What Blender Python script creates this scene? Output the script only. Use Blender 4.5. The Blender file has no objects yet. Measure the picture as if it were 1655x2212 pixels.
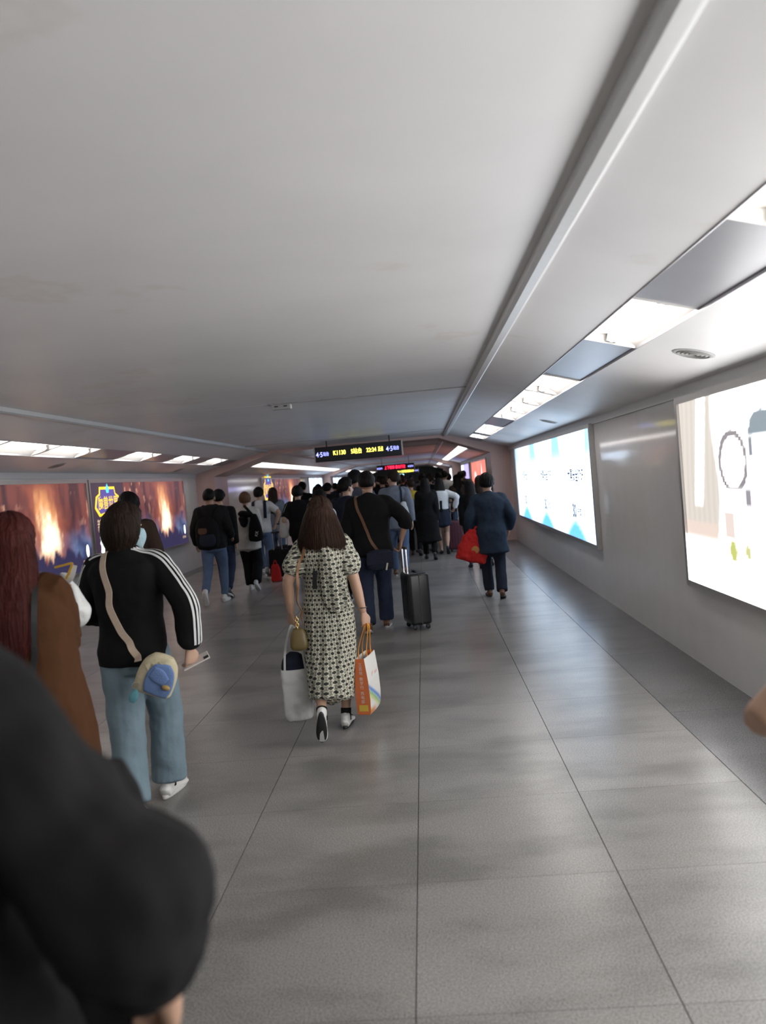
import bpy, bmesh, math, random
import numpy as np
from mathutils import Vector, Matrix
from mathutils.bvhtree import BVHTree

random.seed(7)
rng = np.random.default_rng(11)
scene = bpy.context.scene
COL = scene.collection

# ------------------------------------------------------------------ camera
CAM_Z = 1.65
YAW, PITCH, ROLL, FPX = -0.0534, -0.0408, 0.0878, 1717.7
_fw = Vector((math.sin(YAW) * math.cos(PITCH), math.cos(YAW) * math.cos(PITCH), math.sin(PITCH)))
_rt = Vector((math.cos(YAW), -math.sin(YAW), 0))
_up = _rt.cross(_fw)
_r2 = _rt * math.cos(ROLL) - _up * math.sin(ROLL)
_u2 = _up * math.cos(ROLL) + _rt * math.sin(ROLL)
cam_d = bpy.data.cameras.new('camera')
cam = bpy.data.objects.new('camera', cam_d)
COL.objects.link(cam)
cam.matrix_world = Matrix(((_r2.x, _u2.x, -_fw.x, 0), (_r2.y, _u2.y, -_fw.y, 0), (_r2.z, _u2.z, -_fw.z, CAM_Z), (0, 0, 0, 1)))
cam_d.sensor_fit = 'HORIZONTAL'
cam_d.sensor_width = 36
cam_d.lens = FPX / 1655 * 36
cam_d.clip_start = 0.05
cam_d.clip_end = 200
cam_d.dof.use_dof = True
cam_d.dof.focus_distance = 6.5
cam_d.dof.aperture_fstop = 2.8
scene.camera = cam

# ------------------------------------------------------------------ world, exposure
world = bpy.data.worlds.new('world')
scene.world = world
world.use_nodes = True
world.node_tree.nodes['Background'].inputs[0].default_value = (0.02, 0.02, 0.024, 1)
world.node_tree.nodes['Background'].inputs[1].default_value = 1.0
scene.view_settings.view_transform = 'Standard'
scene.view_settings.look = 'None'
scene.view_settings.gamma = 1
scene.view_settings.exposure = 0.10
scene.view_settings.use_curve_mapping = False

cy = scene.cycles
cy.max_bounces = 5
cy.diffuse_bounces = 3
cy.glossy_bounces = 3
cy.transmission_bounces = 2
cy.transparent_max_bounces = 4
cy.caustics_reflective = False
cy.caustics_refractive = False
cy.sample_clamp_indirect = 6.0
cy.use_adaptive_sampling = True
cy.adaptive_threshold = 0.03
cy.use_light_tree = False

# brightness of the things that give light
TUBE_E = 18.0
NEAR_BOARD_E = 5.0
BLUE_BOARD_E = 1.7
FIRE_BOARD_E = 0.85
RED_BOARD_E = 1.2
LED_E = 3.5

# ------------------------------------------------------------------ helpers: materials
MATS = {}


def _nodes(name):
    m = bpy.data.materials.new(name)
    m.use_nodes = True
    nt = m.node_tree
    return m, nt, nt.nodes, nt.links, nt.nodes['Principled BSDF']


def mat(name, color, rough=0.7, metal=0.0, var=0.12, scale=30, bump=0.0, bscale=60, spec=0.5, coords='Object', sheen=0.0, stretch=None):
    """principled material with noise in its colour and its relief"""
    if name in MATS:
        return MATS[name]
    m, nt, N, L, b = _nodes(name)
    tc = N.new('ShaderNodeTexCoord')
    src = tc.outputs[coords]
    if stretch:
        mp = N.new('ShaderNodeMapping')
        mp.inputs['Scale'].default_value = stretch
        L.new(src, mp.inputs[0])
        src = mp.outputs[0]
    n = N.new('ShaderNodeTexNoise')
    n.inputs['Scale'].default_value = scale
    n.inputs['Detail'].default_value = 4
    L.new(src, n.inputs['Vector'])
    mix = N.new('ShaderNodeMix')
    mix.data_type = 'RGBA'
    c = np.array(color[:3])
    mix.inputs[6].default_value = (*np.clip(c * (1 - var), 0, 1), 1)
    mix.inputs[7].default_value = (*np.clip(c * (1 + var), 0, 1), 1)
    L.new(n.outputs[0], mix.inputs[0])
    L.new(mix.outputs[2], b.inputs['Base Color'])
    b.inputs['Roughness'].default_value = rough
    b.inputs['Metallic'].default_value = metal
    b.inputs['Specular IOR Level'].default_value = spec
    if sheen:
        b.inputs['Sheen Weight'].default_value = sheen
    if bump:
        n2 = N.new('ShaderNodeTexNoise')
        n2.inputs['Scale'].default_value = bscale
        n2.inputs['Detail'].default_value = 3
        L.new(src, n2.inputs['Vector'])
        bp = N.new('ShaderNodeBump')
        bp.inputs['Strength'].default_value = bump
        bp.inputs['Distance'].default_value = 0.02
        L.new(n2.outputs[0], bp.inputs['Height'])
        L.new(bp.outputs[0], b.inputs['Normal'])
    MATS[name] = m
    return m


def emit(name, color, strength, small=True):
    if name in MATS:
        return MATS[name]
    m, nt, N, L, b = _nodes(name)
    if small:
        m.cycles.emission_sampling = 'NONE'
    b.inputs['Base Color'].default_value = (0.02, 0.02, 0.02, 1)
    b.inputs['Emission Color'].default_value = (*color[:3], 1)
    b.inputs['Emission Strength'].default_value = strength
    MATS[name] = m
    return m


def print_mat(name, strength, emits=True):
    """a printed sheet: colours come from the mesh's own print attribute; backlit when emits"""
    if name in MATS:
        return MATS[name]
    m, nt, N, L, b = _nodes(name)
    a = N.new('ShaderNodeAttribute')
    a.attribute_name = 'print'
    if emits:
        b.inputs['Base Color'].default_value = (0.03, 0.03, 0.03, 1)
        b.inputs['Roughness'].default_value = 0.3
        L.new(a.outputs['Color'], b.inputs['Emission Color'])
        b.inputs['Emission Strength'].default_value = strength
    else:
        L.new(a.outputs['Color'], b.inputs['Base Color'])
        b.inputs['Roughness'].default_value = 0.5
    MATS[name] = m
    return m


# ------------------------------------------------------------------ helpers: meshes and objects
def mesh_from(V, F, smooth=False):
    me = bpy.data.meshes.new('m')
    V = np.asarray(V, dtype=np.float32).reshape(-1, 3)
    lens = np.fromiter((len(f) for f in F), np.int32, len(F))
    idx = np.fromiter((i for f in F for i in f), np.int32, int(lens.sum()))
    me.vertices.add(len(V))
    me.vertices.foreach_set('co', V.ravel())
    me.loops.add(len(idx))
    me.loops.foreach_set('vertex_index', idx)
    me.polygons.add(len(lens))
    me.polygons.foreach_set('loop_start', np.concatenate([[0], np.cumsum(lens)[:-1]]).astype(np.int32))
    me.update(calc_edges=True)
    me.validate()
    if smooth:
        me.shade_smooth()
    else:
        me.shade_flat()
    return me


def obj(name, me, m=None, parent=None, loc=None, rot=None):
    o = bpy.data.objects.new(name, me)
    COL.objects.link(o)
    if m is not None and me is not None:
        me.materials.clear()
        me.materials.append(m)
    if parent is not None:
        o.parent = parent
    if loc is not None:
        o.location = loc
    if rot is not None:
        o.rotation_euler = rot
    return o


def tag(o, label=None, cat=None, group=None, kind=None):
    if label:
        o['label'] = label
    if cat:
        o['category'] = cat
    if group:
        o['group'] = group
    if kind:
        o['kind'] = kind
    return o


def thing(name, label, cat, loc=(0, 0, 0), rz=0.0, group=None):
    o = bpy.data.objects.new(name, None)
    COL.objects.link(o)
    o.empty_display_size = 0.1
    o.location = loc
    o.rotation_euler = (0, 0, rz)
    return tag(o, label, cat, group)


class MB:
    """collects shapes into one mesh"""

    def __init__(self):
        self.V, self.F = [], []

    def add(self, V, F):
        k = len(self.V)
        self.V += np.asarray(V, float).tolist()
        self.F += list(F) if k == 0 else [tuple([i + k for i in f]) for f in F]
        return self

    def box(self, x0, x1, y0, y1, z0, z1):
        v = [(x0, y0, z0), (x1, y0, z0), (x1, y1, z0), (x0, y1, z0), (x0, y0, z1), (x1, y0, z1), (x1, y1, z1), (x0, y1, z1)]
        return self.add(v, [(0, 3, 2, 1), (4, 5, 6, 7), (0, 1, 5, 4), (1, 2, 6, 5), (2, 3, 7, 6), (3, 0, 4, 7)])

    def prism(self, prof, y0, y1):
        """(x, z) outline extruded along y"""
        n = len(prof)
        v = [(p[0], y0, p[1]) for p in prof] + [(p[0], y1, p[1]) for p in prof]
        f = [tuple(range(n))[::-1], tuple(range(n, 2 * n))] + [(i, (i + 1) % n, n + (i + 1) % n, n + i) for i in range(n)]
        return self.add(v, f)

    def mesh(self, smooth=False):
        return mesh_from(self.V, self.F, smooth)

    def build(self, name, m, parent=None, smooth=False, bevel=0.0, **k):
        o = obj(name, self.mesh(smooth), m, parent, **k)
        if bevel:
            bv = o.modifiers.new('bevel', 'BEVEL')
            bv.width = bevel
            bv.segments = 2
        return o


def cr(path, sub):
    """Catmull-Rom resampling of a list of rows"""
    P = np.array(path, float)
    if sub <= 1 or len(P) < 3:
        return P
    Q = np.vstack([2 * P[0] - P[1], P, 2 * P[-1] - P[-2]])
    out = []
    for i in range(1, len(Q) - 2):
        for t in np.arange(sub) / sub:
            a, b, c, d = Q[i - 1], Q[i], Q[i + 1], Q[i + 2]
            out.append(0.5 * (2 * b + (c - a) * t + (2 * a - 5 * b + 4 * c - d) * t * t + (3 * b - a - 3 * c + d) * t ** 3))
    out.append(P[-1])
    return np.array(out)


def tube(path, rad, n=14, ref=(0, 1, 0), sub=4, ex=2.0, caps=True, wave=None):
    """closed loft of (super)ellipses along a path; rad = [(side, depth)]"""
    path = np.array(path, float)
    rad = np.array([(r, r) if np.isscalar(r) else r for r in rad], float)
    both = cr(np.hstack([path, rad]), sub)
    C, Rd = both[:, :3], np.abs(both[:, 3:])
    T = np.gradient(C, axis=0)
    T /= np.linalg.norm(T, axis=1)[:, None] + 1e-9
    ref = np.array(ref, float)
    th = np.linspace(0, 2 * math.pi, n, endpoint=False)
    cs, sn = np.cos(th), np.sin(th)
    if ex != 2.0:
        cs = np.sign(cs) * np.abs(cs) ** (2 / ex)
        sn = np.sign(sn) * np.abs(sn) ** (2 / ex)
    V, F = [], []
    for i in range(len(C)):
        S = np.cross(T[i], ref)
        S /= np.linalg.norm(S) + 1e-9
        B = np.cross(S, T[i])
        w = 1.0 if wave is None else (1 + wave(i / (len(C) - 1), th))
        ring = C[i] + np.outer(cs * Rd[i, 0] * w, S) + np.outer(sn * Rd[i, 1] * w, B)
        V += ring.tolist()
    m = len(C)
    for i in range(m - 1):
        for j in range(n):
            k = (j + 1) % n
            F.append((i * n + j, i * n + k, (i + 1) * n + k, (i + 1) * n + j))
    if caps:
        a = len(V)
        V.append((C[0] - T[0] * min(Rd[0]) * 0.35).tolist())
        V.append((C[-1] + T[-1] * min(Rd[-1]) * 0.35).tolist())
        for j in range(n):
            k = (j + 1) % n
            F.append((k, j, a))
            F.append(((m - 1) * n + j, (m - 1) * n + k, a + 1))
    # outward orientation
    V = np.array(V)
    f0 = [f for f in F[:n]]
    c = C[0]
    s = 0
    for f in f0:
        p = V[list(f)]
        nn = np.cross(p[1] - p[0], p[2] - p[0])
        s += nn @ (p.mean(0) - c)
    if s < 0:
        F = [f[::-1] for f in F]
    return V, F


def ellipsoid(c, r, nu=20, nv=12, rot=None):
    V, F = [], []
    c = np.array(c, float)
    for i in range(1, nv):
        a = math.pi * i / nv
        for j in range(nu):
            b = 2 * math.pi * j / nu
            V.append((r[0] * math.sin(a) * math.cos(b), r[1] * math.sin(a) * math.sin(b), r[2] * math.cos(a)))
    V.append((0, 0, r[2]))
    V.append((0, 0, -r[2]))
    V = np.array(V)
    if rot is not None:
        V = V @ np.array(rot).T
    V = V + c
    for i in range(nv - 2):
        for j in range(nu):
            k = (j + 1) % nu
            F.append((i * nu + j, (i + 1) * nu + j, (i + 1) * nu + k, i * nu + k))
    t, bq = len(V) - 2, len(V) - 1
    for j in range(nu):
        k = (j + 1) % nu
        F.append((t, j, k))
        F.append(((nv - 2) * nu + k, (nv - 2) * nu + j, bq))
    return V, F


def text_mesh(s, size, extrude=0.0, align='CENTER', yscale=1.0, bold=0.0):
    c = bpy.data.curves.new('t', 'FONT')
    c.body = s
    c.size = size
    c.align_x = align
    c.align_y = 'CENTER'
    c.extrude = extrude
    c.offset = bold
    o = bpy.data.objects.new('t', c)
    COL.objects.link(o)
    dg = bpy.context.evaluated_depsgraph_get()
    me = bpy.data.meshes.new_from_object(o.evaluated_get(dg))
    bpy.data.objects.remove(o)
    bpy.data.curves.remove(c)
    if yscale != 1:
        me.transform(Matrix.Diagonal((1, yscale, 1, 1)))
    return me


def lettering(s, size, m, M, parent=None, name='lettering', **k):
    o = obj(name, text_mesh(s, size, **k), m, parent)
    o.matrix_local = M
    return o


# ------------------------------------------------------------------ numpy noise for prints
def vnoise(x, y, seed=0):
    xi, yi = np.floor(x).astype(int), np.floor(y).astype(int)
    xf, yf = x - xi, y - yi
    xf, yf = xf * xf * (3 - 2 * xf), yf * yf * (3 - 2 * yf)

    def hsh(a, b):
        v = np.sin(a * 127.1 + b * 311.7 + seed * 74.7) * 43758.5453
        return v - np.floor(v)
    return (hsh(xi, yi) * (1 - xf) + hsh(xi + 1, yi) * xf) * (1 - yf) + (hsh(xi, yi + 1) * (1 - xf) + hsh(xi + 1, yi + 1) * xf) * yf


def fbm(x, y, seed=0, o=4):
    s, a, t = 0, 0.5, 0
    for k in range(o):
        s = s + a * vnoise(x * 2 ** k, y * 2 ** k, seed + k)
        t += a
        a *= 0.5
    return s / t


def sstep(a, b, x):
    t = np.clip((x - a) / (b - a), 0, 1)
    return t * t * (3 - 2 * t)


def lerp(a, b, t):
    a, b = np.array(a), np.array(b)
    return a + (b - a) * t[..., None]


# ------------------------------------------------------------------ surfaces
def floor_mat(name, base, rough, dirt=0.34):
    m, nt, N, L, b = _nodes(name)
    g = N.new('ShaderNodeNewGeometry')

    def noise(scale, detail=3, rgh=0.5, st=None):
        n = N.new('ShaderNodeTexNoise')
        n.inputs['Scale'].default_value = scale
        n.inputs['Detail'].default_value = detail
        n.inputs['Roughness'].default_value = rgh
        if st:
            mp = N.new('ShaderNodeMapping')
            mp.inputs['Scale'].default_value = st
            L.new(g.outputs['Position'], mp.inputs[0])
            L.new(mp.outputs[0], n.inputs['Vector'])
        else:
            L.new(g.outputs['Position'], n.inputs['Vector'])
        return n.outputs[0]

    def ramp(src, a, b_, ca, cb):
        r = N.new('ShaderNodeValToRGB')
        r.color_ramp.interpolation = 'EASE'
        r.color_ramp.elements[0].position = a
        r.color_ramp.elements[1].position = b_
        r.color_ramp.elements[0].color = ca
        r.color_ramp.elements[1].color = cb
        L.new(src, r.inputs[0])
        return r.outputs[0]

    def mul(a, b_):
        x = N.new('ShaderNodeMix')
        x.data_type = 'RGBA'
        x.blend_type = 'MULTIPLY'
        x.inputs[0].default_value = 1
        L.new(a, x.inputs[6])
        L.new(b_, x.inputs[7])
        return x.outputs[2]
    lo = tuple(c * 0.50 for c in base) + (1,)
    hi = tuple(min(1, c * 1.42) for c in base) + (1,)
    speck = ramp(noise(150, 3, 0.75), 0.34, 0.66, lo, hi)
    d = 1 - dirt
    stain = ramp(noise(1.5, 4, 0.55, (0.8, 1.7, 1)), 0.33, 0.60, (d, d, d * 0.99, 1), (1, 1, 1, 1))
    big = ramp(noise(0.7, 3), 0.3, 0.7, (0.86, 0.85, 0.84, 1), (1.06, 1.05, 1.04, 1))
    oi = N.new('ShaderNodeObjectInfo')
    rt = ramp(oi.outputs['Random'], 0, 1, (0.94, 0.935, 0.93, 1), (1.03, 1.03, 1.03, 1))
    L.new(mul(mul(mul(speck, stain), big), rt), b.inputs['Base Color'])
    b.inputs['Roughness'].default_value = rough
    b.inputs['Specular IOR Level'].default_value = 0.5
    return m


def ceiling_mat(name, base):
    m, nt, N, L, b = _nodes(name)
    g = N.new('ShaderNodeNewGeometry')
    n = N.new('ShaderNodeTexNoise')
    n.inputs['Scale'].default_value = 0.9
    n.inputs['Detail'].default_value = 5
    L.new(g.outputs['Position'], n.inputs['Vector'])
    r = N.new('ShaderNodeValToRGB')
    r.color_ramp.elements[0].position = 0.34
    r.color_ramp.elements[1].position = 0.6
    r.color_ramp.elements[0].color = tuple(c * 0.93 for c in base) + (1,)
    r.color_ramp.elements[1].color = tuple(base) + (1,)
    L.new(n.outputs[0], r.inputs[0])
    # faint yellowish water stains with hard rims
    w = N.new('ShaderNodeTexNoise')
    w.inputs['Scale'].default_value = 0.75
    w.inputs['Detail'].default_value = 5
    w.inputs['Roughness'].default_value = 0.6
    mp = N.new('ShaderNodeMapping')
    mp.inputs['Location'].default_value = (3.1, 5.7, 0)
    L.new(g.outputs['Position'], mp.inputs[0])
    L.new(mp.outputs[0], w.inputs['Vector'])
    r2 = N.new('ShaderNodeValToRGB')
    e = r2.color_ramp.elements
    e[0].position = 0.60
    e[0].color = (1, 1, 1, 1)
    e[1].position = 0.635
    e[1].color = (0.90, 0.87, 0.81, 1)
    e2 = e.new(0.66)
    e2.color = (0.985, 0.975, 0.95, 1)
    L.new(w.outputs[0], r2.inputs[0])
    x = N.new('ShaderNodeMix')
    x.data_type = 'RGBA'
    x.blend_type = 'MULTIPLY'
    x.inputs[0].default_value = 0.6
    L.new(r.outputs[0], x.inputs[6])
    L.new(r2.outputs[0], x.inputs[7])
    L.new(x.outputs[2], b.inputs['Base Color'])
    b.inputs['Roughness'].default_value = 0.42
    return m


M_FLOOR = floor_mat('grey granite tile', (0.262, 0.254, 0.246), 0.29)
M_BORDER = floor_mat('dark granite border', (0.15, 0.15, 0.155), 0.25, 0.15)
M_CEIL = ceiling_mat('painted ceiling panel', (0.84, 0.825, 0.825))
M_GAP = mat('dark joint', (0.06, 0.057, 0.055), 0.9)
M_WALL = mat('polished grey stone', (0.68, 0.672, 0.672), 0.075, var=0.06, scale=4, coords='Object')
M_PINK = mat('pink granite', (0.60, 0.41, 0.365), 0.35, var=0.12, scale=60)
M_TRIM = mat('painted duct', (0.60, 0.60, 0.60), 0.35, var=0.05)
M_TROUGH = mat('brushed trough sheet', (0.50, 0.50, 0.53), 0.32, metal=0.75, var=0.06, scale=8)
M_REFL = mat('white reflector enamel', (0.90, 0.88, 0.85), 0.4, var=0.02)
M_ALU = mat('anodised aluminium', (0.55, 0.54, 0.53), 0.35, metal=0.8, var=0.05)
M_BLACK = mat('black painted metal', (0.02, 0.02, 0.022), 0.45)
M_DGREY = mat('mid grey plastic', (0.26, 0.255, 0.24), 0.6)
M_GREY = mat('grey plastic', (0.45, 0.45, 0.45), 0.5)
M_END = mat('dark end wall', (0.07, 0.085, 0.08), 0.5)

# ------------------------------------------------------------------ the tunnel
XL, XR = -5.31, 2.04
ZT, ZC = 2.152, 2.557
TL, TR = -3.5555, 0.567
Y0, Y1 = -11.0, 76.0
TILE, JX0, JY0 = 0.806, -0.968, 3.1705

# floor: bedding slab, tiles one by one, dark border slabs
floor = MB().box(XL - 0.2, XR + 0.2, Y0, Y1, -0.16, -0.006).build('floor', M_GAP)
tag(floor, 'grey granite tiled floor of the underpass', 'floor', kind='structure')
g = 0.002
tile_me = MB().box(-TILE / 2 + g, TILE / 2 - g, -TILE / 2 + g * 0.5, TILE / 2 - g * 0.5, -0.0055, 0).mesh()
tile_me.materials.append(M_FLOOR)
jx = [JX0 + TILE * k for k in range(-5, 4)]
far = MB()
n_tiles = 0
r0 = int(math.floor((1.5 - JY0) / TILE))
for r in range(int((Y0 - JY0) / TILE), int((Y1 - JY0) / TILE) + 1):
    y = JY0 + TILE * (r + 0.5)
    for k in range(8):
        x = (jx[k] + jx[k + 1]) / 2
        if r0 <= r and n_tiles < 296:
            o = bpy.data.objects.new('floor_tile', tile_me)
            COL.objects.link(o)
            o.parent = floor
            o.location = (x, y, 0)
            n_tiles += 1
        else:
            a = TILE / 2 - g
            far.box(x - a, x + a, y - a, y + a, -0.0055, 0)
tag(far.build('far_floor_tiles', M_FLOOR, floor), kind='stuff')
k = 0
yy = Y0
while yy < Y1:
    ye = min(yy + TILE * 2, Y1)
    for x0, x1 in ((jx[8] + g, XR), (XL, jx[0] - g)):
        MB().box(x0, x1, yy + g, ye - g, -0.0055, 0.0005).build('border_slab', M_BORDER, floor)
    yy = ye

# walls
for nm, x0, x1, lb in (('wall_right', XR, XR + 0.3, 'polished grey stone wall on the right of the underpass'),
                       ('wall_left', XL - 0.3, XL, 'polished grey stone wall on the left of the underpass')):
    tag(MB().box(x0, x1, Y0, Y1, -0.1, 2.9).build(nm, M_WALL), lb, 'wall', kind='structure')
tag(MB().box(XL - 0.3, XR + 0.3, Y1, Y1 + 0.2, -0.1, 2.9).build('wall_end', M_END), 'dark end wall far down the underpass', 'wall', kind='structure')
tag(MB().box(XL - 0.3, XR + 0.3, Y0 - 0.2, Y0, -0.1, 2.9).build('wall_back', M_WALL), 'stone wall closing the underpass behind the viewer', 'wall', kind='structure')

# ceiling: dark backing, flat middle panels, sloping side panels with a slot for the light trough
ceil = MB().box(XL - 0.3, XR + 0.3, Y0, Y1, 2.78, 2.9).build('ceiling', M_GAP)
tag(ceil, 'pale painted ceiling with sloping sides', 'ceiling', kind='structure')
SLOT_R = (1.075, 1.40)
SLOT_L = (-4.66, -4.26)


def slope_z(x):
    return ZC - (x - TR) / (XR - TR) * (ZC - ZT) if x > -1.5 else ZC - (TL - x) / (TL - XL) * (ZC - ZT)


cj = [Y0] + [1.0 + 7.5 * k for k in range(-1, 10)] + [Y1]
for a, b in zip(cj[:-1], cj[1:]):
    if b - a < 0.2:
        continue
    MB().box(TL, TR, a + 0.009, b - 0.009, ZC, ZC + 0.05).build('ceiling_panel', M_CEIL, ceil)
    for x0, x1 in ((TR, SLOT_R[0]), (SLOT_R[1], XR), (TL, SLOT_L[1]), (SLOT_L[0], XL)):
        z0, z1 = slope_z(x0), slope_z(x1)
        MB().prism([(x0, z0), (x1, z1), (x1, z1 + 0.04), (x0, z0 + 0.04)], a + 0.002, b - 0.002).build('sloping_panel', M_CEIL, ceil)

M_STRIP = mat('joint strip', (0.34, 0.335, 0.34), 0.5, var=0.15, scale=20)
for yj in cj[1:-1]:
    if yj > Y0 + 0.3:
        MB().box(-1.56 if abs(yj - 8.5) < 0.1 else TL + 0.03, TR - 0.03, yj - 0.013, yj + 0.013, ZC - 0.011, ZC + 0.004).build('joint_strip', M_STRIP, ceil)

# light troughs (sheet metal channels in the slots)
for i, (x0, x1) in enumerate((SLOT_R, SLOT_L[::-1])):
    z0, z1 = slope_z(x0), slope_z(x1)
    t, d = 0.004, 0.075
    s = 1 if x1 > x0 else -1
    prof = [(x0, z0 - 0.006), (x0, z0 + d), (x1, z1 + d), (x1, z1 - 0.006), (x1 - t * s, z1 - 0.006), (x1 - t * s, z1 + d - t), (x0 + t * s, z0 + d - t), (x0 + t * s, z0 - 0.006)]
    tr = MB().prism(prof, Y0, Y1).build('trim_%d' % (i + 1), M_TROUGH)
    tag(tr, 'brushed metal light trough along the %s ceiling slope' % ('right' if i == 0 else 'left'), 'trim', kind='structure')

# cable ducts at the two ceiling edges
for i, (x, s) in enumerate(((TR, 1), (TL, -1))):
    prof = [(x - 0.02 * s, ZC + 0.004), (x - 0.02 * s, ZC - 0.038), (x + 0.0 * s, ZC - 0.05), (x + 0.045 * s, ZC - 0.05), (x + 0.065 * s, ZC - 0.036), (x + 0.065 * s, ZC - 0.01)]
    tr = MB().prism(prof, Y0, Y1).build('trim_%d' % (i + 3), M_TRIM)
    tag(tr, 'pale cable duct running along the %s edge of the flat ceiling' % ('right' if i == 0 else 'left'), 'trim', kind='structure')
# cornice strips at the top of the walls
for i, (x, s) in enumerate(((XR, -1), (XL, 1))):
    tr = MB().prism([(x, ZT + 0.01), (x, ZT - 0.075), (x + 0.02 * s, ZT - 0.075), (x + 0.02 * s, ZT + 0.005)], Y0, Y1).build('trim_%d' % (i + 5), M_TRIM)
    tag(tr, 'narrow grey strip along the top of the %s wall' % ('right' if i == 0 else 'left'), 'trim', kind='structure')

# portal frames of pink granite
for i, (ya, yb) in enumerate(((18.45, 19.7), (42.0, 43.3), (60.0, 61.2))):
    out = [(XL, 0), (XL, ZT), (TL, ZC), (TR, ZC), (XR, ZT), (XR, 0)]
    inn = [(XL + 0.44, 0), (XL + 0.44, 2.06), (TL + 0.12, 2.492), (TR - 0.12, 2.492), (XR - 0.44, 2.06), (XR - 0.44, 0)]
    mb = MB()
    for k in range(5):
        mb.prism([out[k], out[k + 1], inn[k + 1], inn[k]], ya, yb)
    tag(mb.build('trim_%d' % (i + 7), M_PINK), 'pink granite portal frame %s' % ('just past the first hanging sign', 'in the middle distance', 'at the far end')[i], 'portal', kind='structure')

# ------------------------------------------------------------------ ceiling lights
M_TUBE = emit('lamp tube', (1.0, 0.945, 0.90), TUBE_E, False)
M_DIFF = emit('far lamp diffuser', (1.0, 0.945, 0.90), TUBE_E * 0.16, False)


def light_parts(L, w):
    hw = w / 2
    refl = MB()
    n = 9
    prof = [(-hw + 2 * hw * k / (n - 1), 0.012 + 0.045 * (1 - (2 * k / (n - 1) - 1) ** 2)) for k in range(n)]
    prof2 = [(x, z + 0.004) for x, z in prof[::-1]]
    refl.prism(prof + prof2, -L / 2, L / 2)
    for s in (-1, 1):
        refl.box(-hw, hw, s * L / 2 - 0.004, s * L / 2 + 0.004, 0.0, 0.058)
    tb = MB()
    V, F = tube([(0, -L / 2 + 0.05, 0.030), (0, 0, 0.030), (0, L / 2 - 0.05, 0.030)], [0.026, 0.026, 0.026], n=12, ref=(0, 0, 1), sub=1)
    tb.add(V, F)
    hd = [MB().box(-0.03, 0.03, s * (L / 2 - 0.028) - 0.02, s * (L / 2 - 0.028) + 0.02, 0.008, 0.055).mesh() for s in (-1, 1)]
    return refl.mesh(), tb.mesh(True), hd[0], hd[1]


LM = {}


def ceiling_light(side, ya, yb, label, group, far=False):
    x0, x1 = SLOT_R if side > 0 else SLOT_L
    xc = (x0 + x1) / 2
    w = math.hypot(x1 - x0, slope_z(x1) - slope_z(x0)) - 0.012
    L = yb - ya
    key = (side, round(L, 2), far)
    if key not in LM:
        LM[key] = (MB().box(-w / 2, w / 2, -L / 2, L / 2, 0.01, 0.05).mesh(), mesh_from([(-w / 2 + 0.02, -L / 2 + 0.03, 0.006), (-w / 2 + 0.02, L / 2 - 0.03, 0.006), (w / 2 - 0.02, L / 2 - 0.03, 0.006), (w / 2 - 0.02, -L / 2 + 0.03, 0.006)], [(0, 1, 2, 3)])) if far else light_parts(L, w)
    o = thing('ceiling_light', label, 'light', (xc, (ya + yb) / 2, slope_z(xc)), 0, group)
    o.rotation_euler = (0, math.atan2(-(slope_z(x1) - slope_z(x0)), x1 - x0), 0)
    for nm, me, m in zip(('housing', 'diffuser') if far else ('reflector', 'lamp_tube', 'lamp_holder', 'lamp_holder'), LM[key], (M_REFL, M_DIFF) if far else (M_REFL, M_TUBE, M_GREY, M_GREY)):
        obj(nm, me, m, o)
    return o


ORD = ['nearest', 'second', 'third', 'fourth', 'fifth', 'sixth', 'seventh', 'eighth', 'ninth', 'tenth', 'eleventh', 'twelfth']
right_lights = [(1.45, 2.75), (3.95, 5.1), (6.85, 8.0), (8.05, 9.2), (9.25, 10.4), (10.45, 11.6), (13.3, 14.45), (14.5, 15.65), (16.3, 17.45)]
left_lights = [(7.0, 8.15), (8.2, 9.35), (9.4, 10.55), (11.9, 13.05), (14.2, 15.35), (16.4, 17.55)]
for i, (a, b) in enumerate(right_lights):
    ceiling_light(1, a, b, '%s lit tube panel in the right ceiling trough, counted from the viewer' % ORD[i], 'lights in the right trough')
for i, (a, b) in enumerate(left_lights):
    ceiling_light(-1, a, b, '%s lit tube panel in the left ceiling trough, counted from the viewer' % ORD[i], 'lights in the left trough')
for y in (-8.0, -6.2, -4.0, -2.2, -0.4):
    ceiling_light(1, y, y + 1.15, 'lit tube panel of the right trough behind the viewer', 'lights behind the viewer on the right')
for y in (-7.0, -5.0, -2.0, 0.5, 2.6, 4.8):
    ceiling_light(-1, y, y + 1.15, 'lit tube panel of the left trough beside or behind the viewer', 'lights behind the viewer on the left')
y = 20.3
while y < 74:
    if not (41 < y < 43.6 or 59 < y < 61.6):
        ceiling_light(1, y, y + 1.15, 'small lit panel of the right trough beyond the first granite portal', 'far lights on the right', True)
        ceiling_light(-1, y, y + 1.15, 'small lit panel of the left trough beyond the first granite portal', 'far lights on the left', True)
    y += 1.2 if y < 40 else 1.9

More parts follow.
